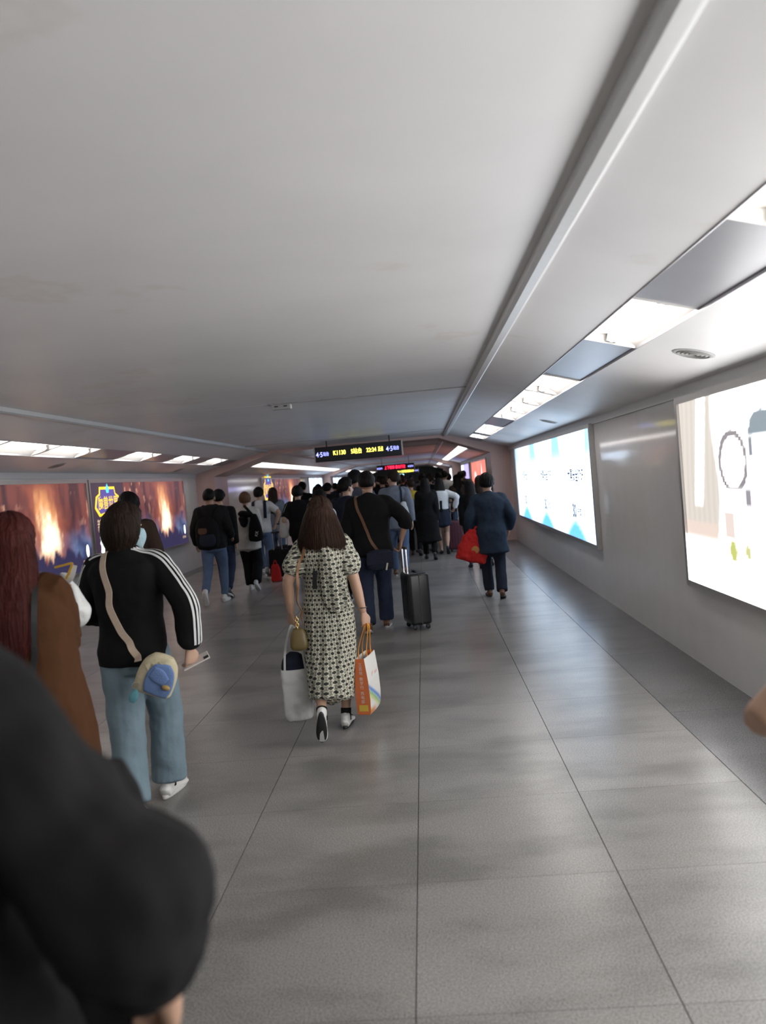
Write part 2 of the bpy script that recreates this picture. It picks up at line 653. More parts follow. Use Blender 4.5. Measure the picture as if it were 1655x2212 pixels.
# flush cover plates over the unlit stretches of the troughs
M_PLATE = mat('satin cover plate', (0.46, 0.465, 0.50), 0.3, metal=0.35, var=0.05, scale=5)
for side, used in ((1, [(-8.0, -6.85), (-6.2, -5.05), (-4.0, -2.85), (-2.2, -1.05), (-0.4, 0.75)] + right_lights + [(18.4, 20.2)]),
                   (-1, [(-7.0, -5.85), (-5.0, -3.85), (-2.0, -0.85), (0.5, 1.65), (2.6, 3.75), (4.8, 5.95)] + left_lights + [(18.4, 20.2)])):
    x0, x1 = SLOT_R if side > 0 else SLOT_L[::-1]
    tr = bpy.data.objects['trim_1' if side > 0 else 'trim_2']
    s = 1 if x1 > x0 else -1
    for (a, b), (c, d) in zip(used[:-1], used[1:]):
        if c - b > 0.12:
            xa, xb = x0 + 0.006 * s, x1 - 0.006 * s
            za, zb = slope_z(xa) + 0.008, slope_z(xb) + 0.008
            MB().prism([(xa, za), (xa, za + 0.012), (xb, zb + 0.012), (xb, zb)], b + 0.012, c - 0.012).build('cover_plate', M_PLATE, tr)

# ------------------------------------------------------------------ lightbox posters
def paper(w, h, nx, nz, fn, warp=1.0):
    """grid in (u: right, v: up) with print colours"""
    u, v = np.meshgrid(np.linspace(0, 1, nx) ** warp, np.linspace(0, 1, nz))
    rgb = np.clip(fn(u, v), 0, None)
    V = np.stack([(u - 0.5) * w, (v - 0.5) * h, np.zeros_like(u)], -1).reshape(-1, 3)
    F = [(j * nx + i, j * nx + i + 1, (j + 1) * nx + i + 1, (j + 1) * nx + i) for j in range(nz - 1) for i in range(nx - 1)]
    me = mesh_from(V, F)
    at = me.color_attributes.new('print', 'FLOAT_COLOR', 'POINT')
    at.data.foreach_set('color', np.hstack([rgb.reshape(-1, 3), np.ones((nx * nz, 1))]).astype(np.float32).ravel())
    return me


def face_matrix(side):
    """local x = right as read, y = up, z = out of the wall"""
    return Matrix(((0, 0, -1), (-1, 0, 0), (0, 1, 0))).to_4x4() if side > 0 else Matrix(((0, 0, 1), (1, 0, 0), (0, 1, 0))).to_4x4()


def lightbox(name, label, side, ya, yb, z0, z1, fn, m, nx, nz, frame=0.05, depth=0.06, warp=1.0):
    x = XR if side > 0 else XL
    o = thing(name, label, 'billboard', (x, (ya + yb) / 2, (z0 + z1) / 2))
    o.matrix_world = Matrix.Translation((x, (ya + yb) / 2, (z0 + z1) / 2)) @ face_matrix(side)
    w, h = yb - ya, z1 - z0
    fr = MB()
    fr.box(-w / 2, w / 2, h / 2 - frame, h / 2, 0, depth)
    fr.box(-w / 2, w / 2, -h / 2, -h / 2 + frame, 0, depth)
    for s in (-1, 1):
        a, b = sorted((s * w / 2, s * (w / 2 - frame)))
        fr.box(a, b, -h / 2 + frame, h / 2 - frame, 0, depth)
    fr.build('frame', M_ALU, o)
    p = obj('poster', paper(w - 2 * frame, h - 2 * frame, nx, nz, fn, warp), m, o, loc=(0, 0, depth - 0.02))
    return o, w - 2 * frame, h - 2 * frame, depth - 0.018


def fire_art(u, v, cu=0.6, seed=3, sc=1.0):
    """glowing fire over a dark blue forest"""
    n = fbm(u * 9 * sc, v * 5, seed)
    n2 = fbm(u * 30 * sc, v * 9, seed + 5)
    st = fbm(u * 26 * sc, v * 2.2, seed + 9)
    d = np.sqrt(((u - cu) * 2.6 * sc) ** 2 + ((v - 0.50) * 0.95) ** 2)
    c = lerp((0.055, 0.018, 0.026), (0.24, 0.062, 0.052), sstep(0.3, 0.75, st))
    red = sstep(0.66, 0.15, d + (n - 0.5) * 0.6)
    c = c + (np.array((0.52, 0.14, 0.08)) - c) * red[..., None]
    org = sstep(0.42, 0.03, d + (st - 0.5) * 0.6 + (n2 - 0.5) * 0.2)
    c = c + (np.array((1.15, 0.52, 0.20)) - c) * org[..., None]
    core = sstep(0.26, 0.0, np.sqrt(((u - cu) * 2.1 * sc) ** 2 + ((v - 0.42) * 0.85) ** 2) + (st - 0.5) * 0.26 + (n2 - 0.5) * 0.16)
    c = c + (np.array((2.6, 2.2, 1.6)) - c) * core[..., None]
    leaf = sstep(0.62, 0.75, n2) * sstep(0.12, 0.4, np.abs(u - cu)) * sstep(0.35, 0.7, v)
    c = c + (np.array((0.95, 0.45, 0.28)) - c) * (leaf * 0.8)[..., None]
    low = sstep(0.62, 0.26, v + (n - 0.5) * 0.45) * (1 - core)
    blue = lerp((0.03, 0.045, 0.14), (0.22, 0.31, 0.56), sstep(0.3, 0.75, n))
    c = c + (blue - c) * (low * sstep(0.05, 0.3, np.abs(u - cu) + v * 0.1))[..., None]
    tree = sstep(0.02, -0.03, v - 0.13 - 0.16 * vnoise(u * 38 * sc, u * 0 + 3, seed) - 0.05 * n2)
    c = c + (np.array((0.035, 0.03, 0.09)) - c) * tree[..., None]
    return c


def fire_poster(u, v):
    art = fire_art(np.clip((u - 0.28) / 0.72, 0, 1), v, 0.62, 3, 1.0)
    band = np.array((0.05, 0.028, 0.06)) + 0 * art
    edge = sstep(0.275, 0.29, u)
    return band + (art - band) * edge[..., None]


M_FIRE = print_mat('backlit fire print', FIRE_BOARD_E)
M_GOLD_L = emit('gold print', (1.0, 0.62, 0.03), 1.5)
M_PURPLE_L = emit('violet print', (0.14, 0.10, 0.42), 0.9)
M_CYAN_L = emit('cyan print', (0.10, 0.62, 1.0), 1.5)
M_CREAM_L = emit('cream print', (0.9, 0.62, 0.40), 1.0)
M_WHITE_L = emit('white print', (0.95, 0.97, 1.0), 2.2)


def emblem(parent, x, y, z, s):
    """stretched octagon crest with gold rim, blue gem and four gold characters"""
    def oc(w, h, k=0.42):
        return [(-w, -h * k), (-w * 0.72, -h), (-w * 0.16, -h * 0.86), (0, -h * 1.02), (w * 0.16, -h * 0.86), (w * 0.72, -h), (w, -h * k), (w * 0.86, h * 0.35), (w * 0.62, h * 0.55), (w * 0.58, h), (-w * 0.58, h), (-w * 0.62, h * 0.55), (-w * 0.86, h * 0.35)]
    def plate(nm, w, h, z, m):
        p = oc(w, h)
        V = [(a, b, 0) for a, b in p]
        return obj(nm, mesh_from(V, [tuple(range(len(V)))]), m, parent, loc=(x, y, z))
    plate('emblem_rim', 0.56 * s, 0.245 * s, z, M_GOLD_L)
    plate('emblem_field', 0.50 * s, 0.20 * s, z + 0.003, M_PURPLE_L)
    p = [(0, 0.09), (0.07, 0.0), (0.045, -0.07), (-0.045, -0.07), (-0.07, 0)]
    obj('emblem_gem', mesh_from([(a * s, b * s, 0) for a, b in p], [(0, 4, 3, 2, 1)[::-1]]), M_CYAN_L, parent, loc=(x, y + 0.21 * s, z + 0.006))
    lettering('魔兽世界', 0.215 * s, M_GOLD_L, Matrix.Translation((x, y - 0.04 * s, z + 0.006)), parent, 'emblem_lettering', yscale=1.1, bold=0.002)


def add_fire(label, ya, yb):
    o, w, h, z = lightbox('fire_poster_lightbox', label, -1, ya, yb, 0.60, 2.05, fire_poster, M_FIRE, 110, 40)
    emblem(o, (-0.5 + 0.14) * w, 0.27 * h, z, 1.0 * w / 4.9)
    k = w / 4.9
    lettering('新版本 今日', 0.17 * k, M_CREAM_L, Matrix.Translation(((-0.5 + 0.125) * w, -0.03 * h, z)), o, 'poster_lettering', yscale=1.4)
    bl = MB()
    for q in range(7):
        V, F = ellipsoid((-0.44 * w + 0.015 * math.sin(q * 2.3), -0.16 * h - q * 0.045, z), (0.075, 0.04, 0.002), 12, 6)
        bl.add(V, F)
    bl.build('white_figure_print', M_WHITE_L, o)
    V, F = ellipsoid((0.47 * w, -0.28 * h, z), (0.055, 0.10, 0.002), 16, 6)
    MB().add(V, F).build('round_badge_print', M_WHITE_L, o)
    lettering('官方网站', 0.06, M_CREAM_L, Matrix.Translation((0.455 * w, -0.40 * h, z)), o, 'poster_lettering')
    return o


add_fire('fiery forest lightbox poster with gold crest, nearest on the left wall', 7.25, 12.26)
add_fire('fiery forest lightbox poster with gold crest beside the pink granite pillar, second on left wall', 12.31, 17.3)
add_fire('small distant fiery lightbox poster on left wall beyond the first portal', 25.8, 34.0)


def blue_poster(u, v):
    """white fans of light on blue, three times over"""
    k = (u * 3) % 1.0
    c = np.ones(u.shape + (3,)) * np.array((1.15, 1.4, 1.7))
    blue_t = np.array((0.20, 0.55, 0.95))
    edge = np.minimum(k, 1 - k)
    t = sstep(0.62, 1.0, v)
    top = sstep(0.01, -0.02, edge - 0.12 - 0.20 * (1 - v)) * sstep(0.60, 0.88, v)
    c = c + (blue_t - c) * (top * 0.95)[..., None]
    cen = np.abs(k - 0.48)
    low = sstep(0.42, 0.05, cen + v * 1.15) * sstep(0.34, 0.02, v)
    c = c + (np.array((0.12, 0.45, 1.0)) - c) * (np.clip(low * 1.7, 0, 1))[..., None]
    side = sstep(0.05, 0.0, np.minimum(u, 1 - u)) * 0.45
    c = c + (np.array((0.55, 0.8, 1.2)) - c) * side[..., None]
    return c


M_BLUE = print_mat('backlit blue print', BLUE_BOARD_E)
M_INK = emit('dark ink', (0.10, 0.12, 0.30), 0.5)
o, w, h, z = lightbox('blue_white_lightbox', 'bright blue and white lightbox with three repeated panels on the right wall', 1, 9.45, 17.05, 0.60, 2.09, blue_poster, M_BLUE, 109, 30)
for q in range(3):
    uc = (q + 0.52) / 3 - 0.5
    lettering('大票安全随记', 0.18, M_INK, Matrix.Translation((uc * w + 0.1, 0.09 * h, z)), o, 'poster_lettering', bold=0.0035)
    lettering('30', 0.24, M_INK, Matrix.Translation((uc * w - 0.12, -0.25 * h, z)), o, 'poster_numeral', bold=0.009)
    lettering('元套', 0.13, M_INK, Matrix.Translation((uc * w + 0.22, -0.26 * h, z)), o, 'poster_lettering', bold=0.001)
lightbox('blue_white_lightbox', 'small far blue and white lightbox on the left wall', -1, 36.6, 41.6, 0.60, 2.05, blue_poster, M_BLUE, 61, 24)
lightbox('blue_white_lightbox', 'blue and white lightbox on the left wall past the second portal', -1, 45.5, 52.5, 0.60, 2.05, blue_poster, M_BLUE, 61, 24)


def couple_poster(u, v):
    """pale room with beige curtains, two figures in white and small coloured things on a table"""
    c = np.ones(u.shape + (3,)) * np.array((1.0, 1.0, 1.0))
    x = u * 7.4   # metres from the far edge

    def put(mask, col):
        nonlocal c
        c = c + (np.array(col) - c) * np.clip(mask, 0, 1)[..., None]
    cur = sstep(0.72, 0.66, x + 0.04 * np.sin(v * 9)) * sstep(0.27, 0.31, v)
    fold = 0.5 + 0.5 * np.sin(x * 60 + 3 * np.sin(v * 4))
    put(cur, (0.151, 0.139, 0.126))
    put(cur * fold * 0.5, (0.126, 0.113, 0.099))
    put(sstep(0.62, 0.52, np.abs(x - 0.1)) * sstep(0.36, 0.33, v) * sstep(0.25, 0.27, v), (0.168, 0.139, 0.122))
    arm = sstep(0.10, 0.07, np.abs(x - (0.44 + 0.22 * (v - 0.9) * 1.4))) * sstep(0.42, 0.5, v)
    put(arm, (1.1, 1.1, 1.1))
    # woman's hair ring
    a = np.sqrt(((x - 0.98) / 0.24) ** 2 + ((v - 0.66) / 0.155) ** 2)
    put(sstep(1.06, 1.0, a) * (0.25 + 0.75 * sstep(0.72, 0.8, a)) * sstep(0.5, 0.54, v), (0.059, 0.055, 0.059))
    put(sstep(0.80, 0.72, a), (1.05, 1.0, 0.97))
    put(sstep(0.06, 0.04, np.abs(x - 1.19)) * sstep(0.58, 0.52, v) * sstep(0.42, 0.46, v), (0.067, 0.063, 0.071))
    # man's hair cap
    b = np.sqrt(((x - 1.46) / 0.21) ** 2 + ((v - 0.79) / 0.10) ** 2)
    put(sstep(1.04, 0.96, b) * sstep(0.755, 0.785, v), (0.055, 0.067, 0.076))
    put(sstep(0.05, 0.03, np.abs(x - 1.27)) * sstep(0.79, 0.76, v) * sstep(0.66, 0.69, v), (0.055, 0.059, 0.067))
    # dark trouser / teal box / table things
    put(sstep(0.10, 0.08, np.abs(x - 0.86)) * sstep(0.27, 0.29, v) * sstep(0.44, 0.41, v), (0.168, 0.143, 0.130))
    put(sstep(1.40, 1.45, x) * sstep(1.95, 1.9, x) * sstep(0.405, 0.41, v) * sstep(0.445, 0.44, v), (0.105, 0.260, 0.260))
    for cx, cv, r, col in ((0.90, 0.225, 0.07, (0.118, 0.126, 0.037)), (1.14, 0.235, 0.05, (0.134, 0.134, 0.059)), (1.42, 0.20, 0.05, (0.092, 0.024, 0.024)), (1.52, 0.205, 0.06, (0.109, 0.042, 0.042)), (1.40, 0.15, 0.035, (0.042, 0.042, 0.101)), (1.5, 0.14, 0.035, (0.067, 0.050, 0.109)), (1.62, 0.13, 0.07, (0.034, 0.104, 0.098)), (2.6, 0.25, 0.15, (0.101, 0.067, 0.050)), (3.6, 0.5, 0.3, (0.118, 0.121, 0.134))):
        put(sstep(1.1, 0.8, np.sqrt(((x - cx) / r) ** 2 + ((v - cv) / (r * 0.85)) ** 2)), col)
    return c


M_COUPLE = print_mat('backlit pale print', NEAR_BOARD_E)
lightbox('pale_couple_lightbox', 'overbright white lightbox with curtains and dark-haired couple, nearest on right wall', 1, -1.2, 6.28, 0.62, 2.075, couple_poster, M_COUPLE, 190, 72, warp=2.0)


def red_poster(u, v):
    n = fbm(u * 6, v * 3, 5)
    c = lerp((0.75, 0.12, 0.09), (1.0, 0.30, 0.22), n)
    tri = sstep(0.01, -0.01, np.abs(u - 0.72) - 0.07 * (0.95 - v)) * sstep(0.95, 0.93, v)
    c = c + (np.array((1.6, 1.5, 1.5)) - c) * tri[..., None]
    blob = sstep(1.1, 0.8, np.sqrt(((u - 0.28) / 0.1) ** 2 + ((v - 0.55) / 0.2) ** 2))
    return c + (np.array((1.3, 0.9, 0.85)) - c) * (blob * 0.8)[..., None]


M_RED = print_mat('backlit red print', RED_BOARD_E)
lightbox('red_lightbox', 'red lightbox with white spire on the right wall past the first portal', 1, 24.9, 32.4, 0.60, 2.05, red_poster, M_RED, 80, 36)


def violet_poster(u, v):
    c = lerp((0.35, 0.30, 0.75), (0.75, 0.8, 1.1), sstep(0.7, 0.2, v + 0.3 * fbm(u * 5, v * 3, 2)))
    return c + (np.array((1.5, 1.55, 1.7)) - c) * (sstep(0.35, 0.2, u))[..., None]


M_VIOLET = print_mat('backlit violet print', 1.8)
lightbox('violet_lightbox', 'violet and white lightbox far along the right wall', 1, 34.0, 40.5, 0.60, 2.05, violet_poster, M_VIOLET, 40, 20)
lightbox('violet_lightbox', 'pale violet lightbox on the right wall past the second portal', 1, 45.0, 58.0, 0.60, 2.05, violet_poster, M_VIOLET, 40, 20)

# ------------------------------------------------------------------ hanging LED signs
M_SIGN = mat('black sign housing', (0.014, 0.014, 0.016), 0.35)
M_YEL = emit('yellow led', (1.0, 0.86, 0.12), LED_E)
M_BLU = emit('blue led', (0.30, 0.33, 1.0), LED_E * 0.85)
M_REDL = emit('red led', (1.0, 0.02, 0.07), LED_E * 0.9)


def hanging_sign(label, y, x0, x1, z0, z1, texts, ends):
    xc, zc = (x0 + x1) / 2, (z0 + z1) / 2
    w, h = x1 - x0, z1 - z0
    o = thing('hanging_sign', label, 'sign', (xc, y, zc))
    o.matrix_world = Matrix.Translation((xc, y, zc)) @ Matrix.Rotation(math.pi / 2, 4, 'X')
    MB().box(-w / 2, w / 2, -h / 2, h / 2, -0.16, 0).build('housing', M_SIGN, o, bevel=0.008)
    fr = MB()
    for s in (-1, 1):
        fr.box(s * w / 2 - 0.012, s * w / 2 + 0.012, -h / 2 - 0.004, h / 2 + 0.004, -0.165, 0.004)
    fr.build('end_cap', M_ALU, o)
    for s in (-0.36, 0.36):
        hr = MB()
        hr.box(s * w - 0.012, s * w + 0.012, h / 2, ZC - zc, -0.092, -0.068)
        hr.build('hanger_rod', M_BLACK, o)
    for t, u, sz, m, ys in texts:
        lettering(t, sz, m, Matrix.Translation((u * w, 0.02 * h, 0.003)), o, 'led_lettering', yscale=ys, bold=0.0012)
    for t, u in ends:
        lettering(t[0], h * 0.36, M_BLU, Matrix.Translation((u * w - 0.062 * w / 1.8, -0.02 * h, 0.003)), o, 'led_numeral', yscale=1.25, bold=0.001)
        lettering(t[1], h * 0.20, M_BLU, Matrix.Translation((u * w + 0.075 * w / 1.8, 0.0, 0.003)), o, 'led_lettering', yscale=1.5, bold=0.0006)
    return o


hanging_sign('nearest hanging black sign with yellow train number and time between blue platform numbers', 16.5, -2.2, -0.37, 2.12, 2.43,
             [('K1130', -0.215, 0.10, M_YEL, 1.25), ('5站台', -0.02, 0.094, M_YEL, 1.3), ('22:24', 0.15, 0.095, M_YEL, 1.25), ('正点', 0.255, 0.055, M_YEL, 1.9)],
             [(('4·5', '站台'), -0.41), (('4·5', '站台'), 0.39)])
hanging_sign('second hanging sign with a red scrolling line between blue platform numbers', 35.0, -1.98, -0.32, 1.99, 2.27,
             [('上下楼梯 靠右行走', -0.015, 0.112, M_REDL, 1.5)], [(('4·5', '站台'), -0.42), (('4·5', '站台'), 0.40)])
hanging_sign('smallest, farthest hanging sign with short yellow lines', 58.0, -2.0, -0.26, 1.93, 2.25,
             [('K1130', -0.25, 0.17, M_YEL, 1.3), ('5站台', -0.02, 0.17, M_YEL, 1.3), ('22:24', 0.2, 0.17, M_YEL, 1.3)], [(('4·5', '站台'), -0.42), (('4·5', '站台'), 0.42)])

# small ceiling box, round ceiling speakers
o = thing('emergency_light_box', 'small grey box fixed under the ceiling joint', 'box', (-1.46, 8.62, ZC))
MB().box(-0.10, 0.10, -0.05, 0.05, -0.055, 0).build('housing', M_GREY, o, bevel=0.006)
MB().box(0.102, 0.106, -0.04, 0.04, -0.05, -0.008).build('end_cap', M_REFL, o)
for s in (-1, 1):
    MB().box(s * 0.05 - 0.02, s * 0.05 + 0.02, -0.054, -0.0505, -0.03, -0.018).build('lens', M_BLACK, o)


def ceiling_speaker(x, y, label):
    o = thing('ceiling_speaker', label, 'speaker', (x, y, slope_z(x)), 0, 'round ceiling speakers')
    s = 1 if x > -1.5 else -1
    o.rotation_euler = (0, s * math.atan2(ZC - ZT, (XR - TR) if s > 0 else (TL - XL)), 0)
    n = 28
    V = [(r * math.cos(2 * math.pi * k / n), r * math.sin(2 * math.pi * k / n), z) for r, z in ((0.125, 0.002), (0.125, -0.003), (0.115, -0.006)) for k in range(n)]
    F = [(a * n + k, a * n + (k + 1) % n, (a + 1) * n + (k + 1) % n, (a + 1) * n + k) for a in (0, 1) for k in range(n)] + [tuple(range(2 * n, 3 * n))]
    MB().add(V, F).build('rim', M_GREY, o)
    for q in range(1, 5):
        r = 0.11 * q / 4.6
        V, F = tube([(r * math.cos(t), r * math.sin(t), -0.007) for t in np.linspace(0, 2 * math.pi, 25)], [0.005] * 25, n=6, ref=(0, 0, 1), sub=1)
        MB().add(V, F).build('grille_ring', M_DGREY, o)


ceiling_speaker(1.70, 4.95, 'round grey ceiling speaker above the overbright white lightbox')
ceiling_speaker(1.75, 10.82, 'round grey ceiling speaker above the blue and white lightbox')
ceiling_speaker(-4.97, 10.67, 'round grey ceiling speaker above the nearest fiery poster')
ceiling_speaker(-5.02, 16.25, 'round grey ceiling speaker above the second fiery poster')

# lit notice far away at the end wall
o = thing('end_wall_notice', 'small pale cyan lit notice on the dark end wall', 'sign', (-1.95, Y1 - 0.03, 1.75))
MB().box(-0.25, 0.25, 0, 0.03, -0.35, 0.35).build('frame', M_BLACK, o)
MB().box(-0.2, 0.2, -0.005, 0.0, 0.02, 0.3).build('lit_panel', emit('cyan notice', (0.5, 0.95, 1.0), 1.8), o)
MB().box(-0.2, 0.2, -0.005, 0.0, -0.3, -0.06).build('lit_panel', MATS['cyan notice'], o)
#PEOPLE
# ------------------------------------------------------------------ people: shared shapes
def to_arrays(me):
    V = np.empty(len(me.vertices) * 3, np.float32)
    me.vertices.foreach_get('co', V)
    ls = np.empty(len(me.polygons), np.int32)
    lt = np.empty(len(me.polygons), np.int32)
    me.polygons.foreach_get('loop_start', ls)
    me.polygons.foreach_get('loop_total', lt)
    li = np.empty(len(me.loops), np.int32)
    me.loops.foreach_get('vertex_index', li)
    li = li.tolist()
    return V.reshape(-1, 3).astype(float), [tuple(li[a:a + b]) for a, b in zip(ls.tolist(), lt.tolist())]


CLOUD = {}


def remesh(parts, voxel, smooth=6, factor=0.5, disp=0.0, dscale=0.1, raw=False):
    """fuse closed shapes into one continuous surface; disp adds soft cloth folds"""
    mb = MB()
    for V, F in parts:
        mb.add(V, F)
    o = bpy.data.objects.new('t', mb.mesh())
    COL.objects.link(o)
    r = o.modifiers.new('r', 'REMESH')
    r.mode = 'VOXEL'
    r.voxel_size = voxel
    r.use_smooth_shade = True
    s = o.modifiers.new('s', 'SMOOTH')
    s.iterations = smooth
    s.factor = factor
    if disp:
        key = round(dscale, 3)
        if key not in CLOUD:
            CLOUD[key] = bpy.data.textures.new('folds', 'CLOUDS')
            CLOUD[key].noise_scale = dscale
            CLOUD[key].noise_depth = 1
        d = o.modifiers.new('d', 'DISPLACE')
        d.texture = CLOUD[key]
        d.strength = disp
        d.mid_level = 0.5
    dg = bpy.context.evaluated_depsgraph_get()
    me = bpy.data.meshes.new_from_object(o.evaluated_get(dg))
    old = o.data
    bpy.data.objects.remove(o)
    bpy.data.meshes.remove(old)
    if raw:
        a = to_arrays(me)
        bpy.data.meshes.remove(me)
        return a
    me.shade_smooth()
    return me


def rotm(ax, a):
    return np.array(Matrix.Rotation(a, 3, ax))


def build_head(female, voxel):
    """head about its centre; face towards +y"""
    P = [ellipsoid((0, -0.014, 0.022), (0.076, 0.096, 0.090)),
         ellipsoid((0, 0.022, -0.030), (0.062 if not female else 0.058, 0.070, 0.084)),
         ellipsoid((0, 0.050, -0.092), (0.034 if not female else 0.028, 0.034, 0.026)),
         ellipsoid((0, 0.080, 0.022), (0.050, 0.014, 0.012)),
         ellipsoid((0, 0.080, -0.066), (0.024, 0.018, 0.011))]
    P.append(tube([(0, 0.086, 0.010), (0, 0.099, -0.012), (0, 0.107, -0.034), (0, 0.092, -0.042)], [0.009, 0.011, 0.016, 0.012], n=10, ref=(1, 0, 0)))
    for s in (-1, 1):
        P.append(ellipsoid((s * 0.034, 0.068, -0.028), (0.024, 0.020, 0.024)))
        P.append(ellipsoid((s * 0.079, -0.006, -0.014), (0.010, 0.021, 0.033), rot=rotm('Z', s * 0.35)))
    return remesh(P, voxel, 3, raw=True)


def build_hand(grip, voxel=0.0042):
    """right hand: wrist at the origin, fingers towards -z, palm towards -x, thumb towards +y"""
    P = [tube([(0, 0, 0.03), (0, 0, 0), (0, 0.0, -0.035), (0, 0.0, -0.075), (0, -0.002, -0.098)], [(0.020, 0.027), (0.020, 0.027), (0.017, 0.036), (0.016, 0.043), (0.012, 0.041)], n=14, ref=(0, 1, 0), ex=2.5)]
    for k, (y, ln) in enumerate(((0.031, 0.072), (0.010, 0.080), (-0.011, 0.075), (-0.031, 0.060))):
        p = np.array((0.0, y, -0.088))
        a = 0.15 if not grip else 0.55
        pts, rad = [p + np.array((0, 0, 0.02)), p], [0.0085, 0.009]
        for q, f in enumerate((0.45, 0.32, 0.26)):
            p = p + ln * f * np.array((-math.sin(a), 0.03 * (1.5 - k), -math.cos(a)))
            a += (0.28 + 0.03 * k) if not grip else 0.95
            pts.append(p.copy())
            rad.append(0.0086 - 0.0008 * q)
        P.append(tube(pts, rad, n=8, ref=(0, 1, 0), sub=2))
    th = [(0, 0.022, -0.028), (-0.006, 0.042, -0.052), (-0.014, 0.052 if not grip else 0.046, -0.078), (-0.024, 0.056 if not grip else 0.034, -0.098)]
    P.append(tube(th, [0.013, 0.0125, 0.0105, 0.009], n=8, ref=(1, 0, 0), sub=2))
    return remesh(P, voxel, 2, raw=True)


CACHE = {}


def cached(key, fn, *a):
    if key not in CACHE:
        CACHE[key] = fn(*a)
    return CACHE[key]


def shoe_mesh(kind):
    """shoe about the ankle joint (ankle 0.085 above the sole), toe towards +y"""
    rows = [(-0.078, 0.020, 0.060), (-0.068, 0.033, 0.070), (-0.03, 0.036, 0.078), (0.02, 0.037, 0.072), (0.07, 0.041, 0.052), (0.12, 0.046, 0.038), (0.165, 0.042, 0.028), (0.188, 0.022, 0.018)]
    pth = [(0, y, -0.080 + hgt * 0.52) for y, w, hgt in rows]
    rd = [(w, hgt * 0.52) for y, w, hgt in rows]
    P = [tube(pth, rd, n=16, ref=(0, 0, 1), ex=2.6, sub=3)]
    if kind == 'sneaker':
        P.append(tube([(0, -0.022, -0.02), (0, -0.026, 0.0), (0, -0.03, 0.022)], [(0.040, 0.050), (0.038, 0.046), (0.037, 0.043)], n=14))
    up = remesh(P, 0.006, 4)
    out = []
    for t in np.linspace(0, 2 * math.pi, 26, endpoint=False):
        y = 0.056 + 0.142 * math.sin(t)
        w = 0.038 + 0.010 * sstep(0.0, 0.15, np.array(y)) - 0.004
        out.append((float(w) * math.cos(t) * (1.02 if y > 0 else 0.98), y))
    n = len(out)
    V, F = [], []
    zs = ((-0.085, 0.96), (-0.080, 1.03), (-0.064, 1.04), (-0.060, 1.0))
    for z, k in zs:
        V += [(x * k, 0.056 + (y - 0.056) * k, z + (0.010 * max(0, (y - 0.14) / 0.05)) ) for x, y in out]
    for i in range(len(zs) - 1):
        F += [(i * n + j, i * n + (j + 1) % n, (i + 1) * n + (j + 1) % n, (i + 1) * n + j) for j in range(n)]
    F.append(tuple(range(n))[::-1])
    F.append(tuple(range((len(zs) - 1) * n, len(zs) * n)))
    so = mesh_from(V, F, False)
    so.shade_smooth()
    lace = MB()
    for q in range(4):
        y = 0.035 + q * 0.022
        z = -0.002 - q * 0.0105 - 0.004
        V, F = tube([(-0.026, y - 0.004, z - 0.014), (0, y, z), (0.026, y + 0.004, z - 0.014)], [(0.004, 0.004)] * 3, n=6, ref=(0, 1, 0), sub=3)
        lace.add(V, F)
    return up, so, lace.mesh(True)


def ik(a, t, l1, l2, pole):
    a, t, pole = np.array(a, float), np.array(t, float), np.array(pole, float)
    d = t - a
    L = np.linalg.norm(d)
    if L > (l1 + l2) * 0.998:
        d = d / L * (l1 + l2) * 0.998
        t = a + d
        L = np.linalg.norm(d)
    u = d / L
    x = (l1 ** 2 - l2 ** 2 + L ** 2) / (2 * L)
    hgt = math.sqrt(max(0, l1 ** 2 - x ** 2))
    p = pole - (pole @ u) * u
    p /= np.linalg.norm(p) + 1e-9
    return a + u * x + p * hgt, t


def frame_to(z_to, y_hint):
    """rotation whose -z axis goes along z_to and whose y axis is near y_hint"""
    z = -np.array(z_to, float)
    z /= np.linalg.norm(z)
    y = np.array(y_hint, float)
    y = y - (y @ z) * z
    y /= np.linalg.norm(y) + 1e-9
    x = np.cross(y, z)
    return np.stack([x, y, z], 1)


SKIN_TONES = [(0.42, 0.255, 0.175), (0.47, 0.30, 0.215), (0.37, 0.215, 0.145)]


def skin(k):
    m = mat('skin %d' % k, SKIN_TONES[k], 0.5, var=0.08, scale=18)
    m.node_tree.nodes['Principled BSDF'].inputs['Subsurface Weight'].default_value = 0.0
    return m


def cloth(name, color, bump=0.35, bs=9, var=0.10, rough=0.85):
    return mat(name, color, rough, var=var, scale=12, bump=bump, bscale=bs, sheen=0.0, spec=0.12)


def hair_mat(name, color):
    if name in MATS:
        return MATS[name]
    m = mat(name, color, 0.55, var=0.5, scale=3.0, bump=0.6, bscale=3.2, stretch=(26, 26, 1.6), spec=0.12)
    return m


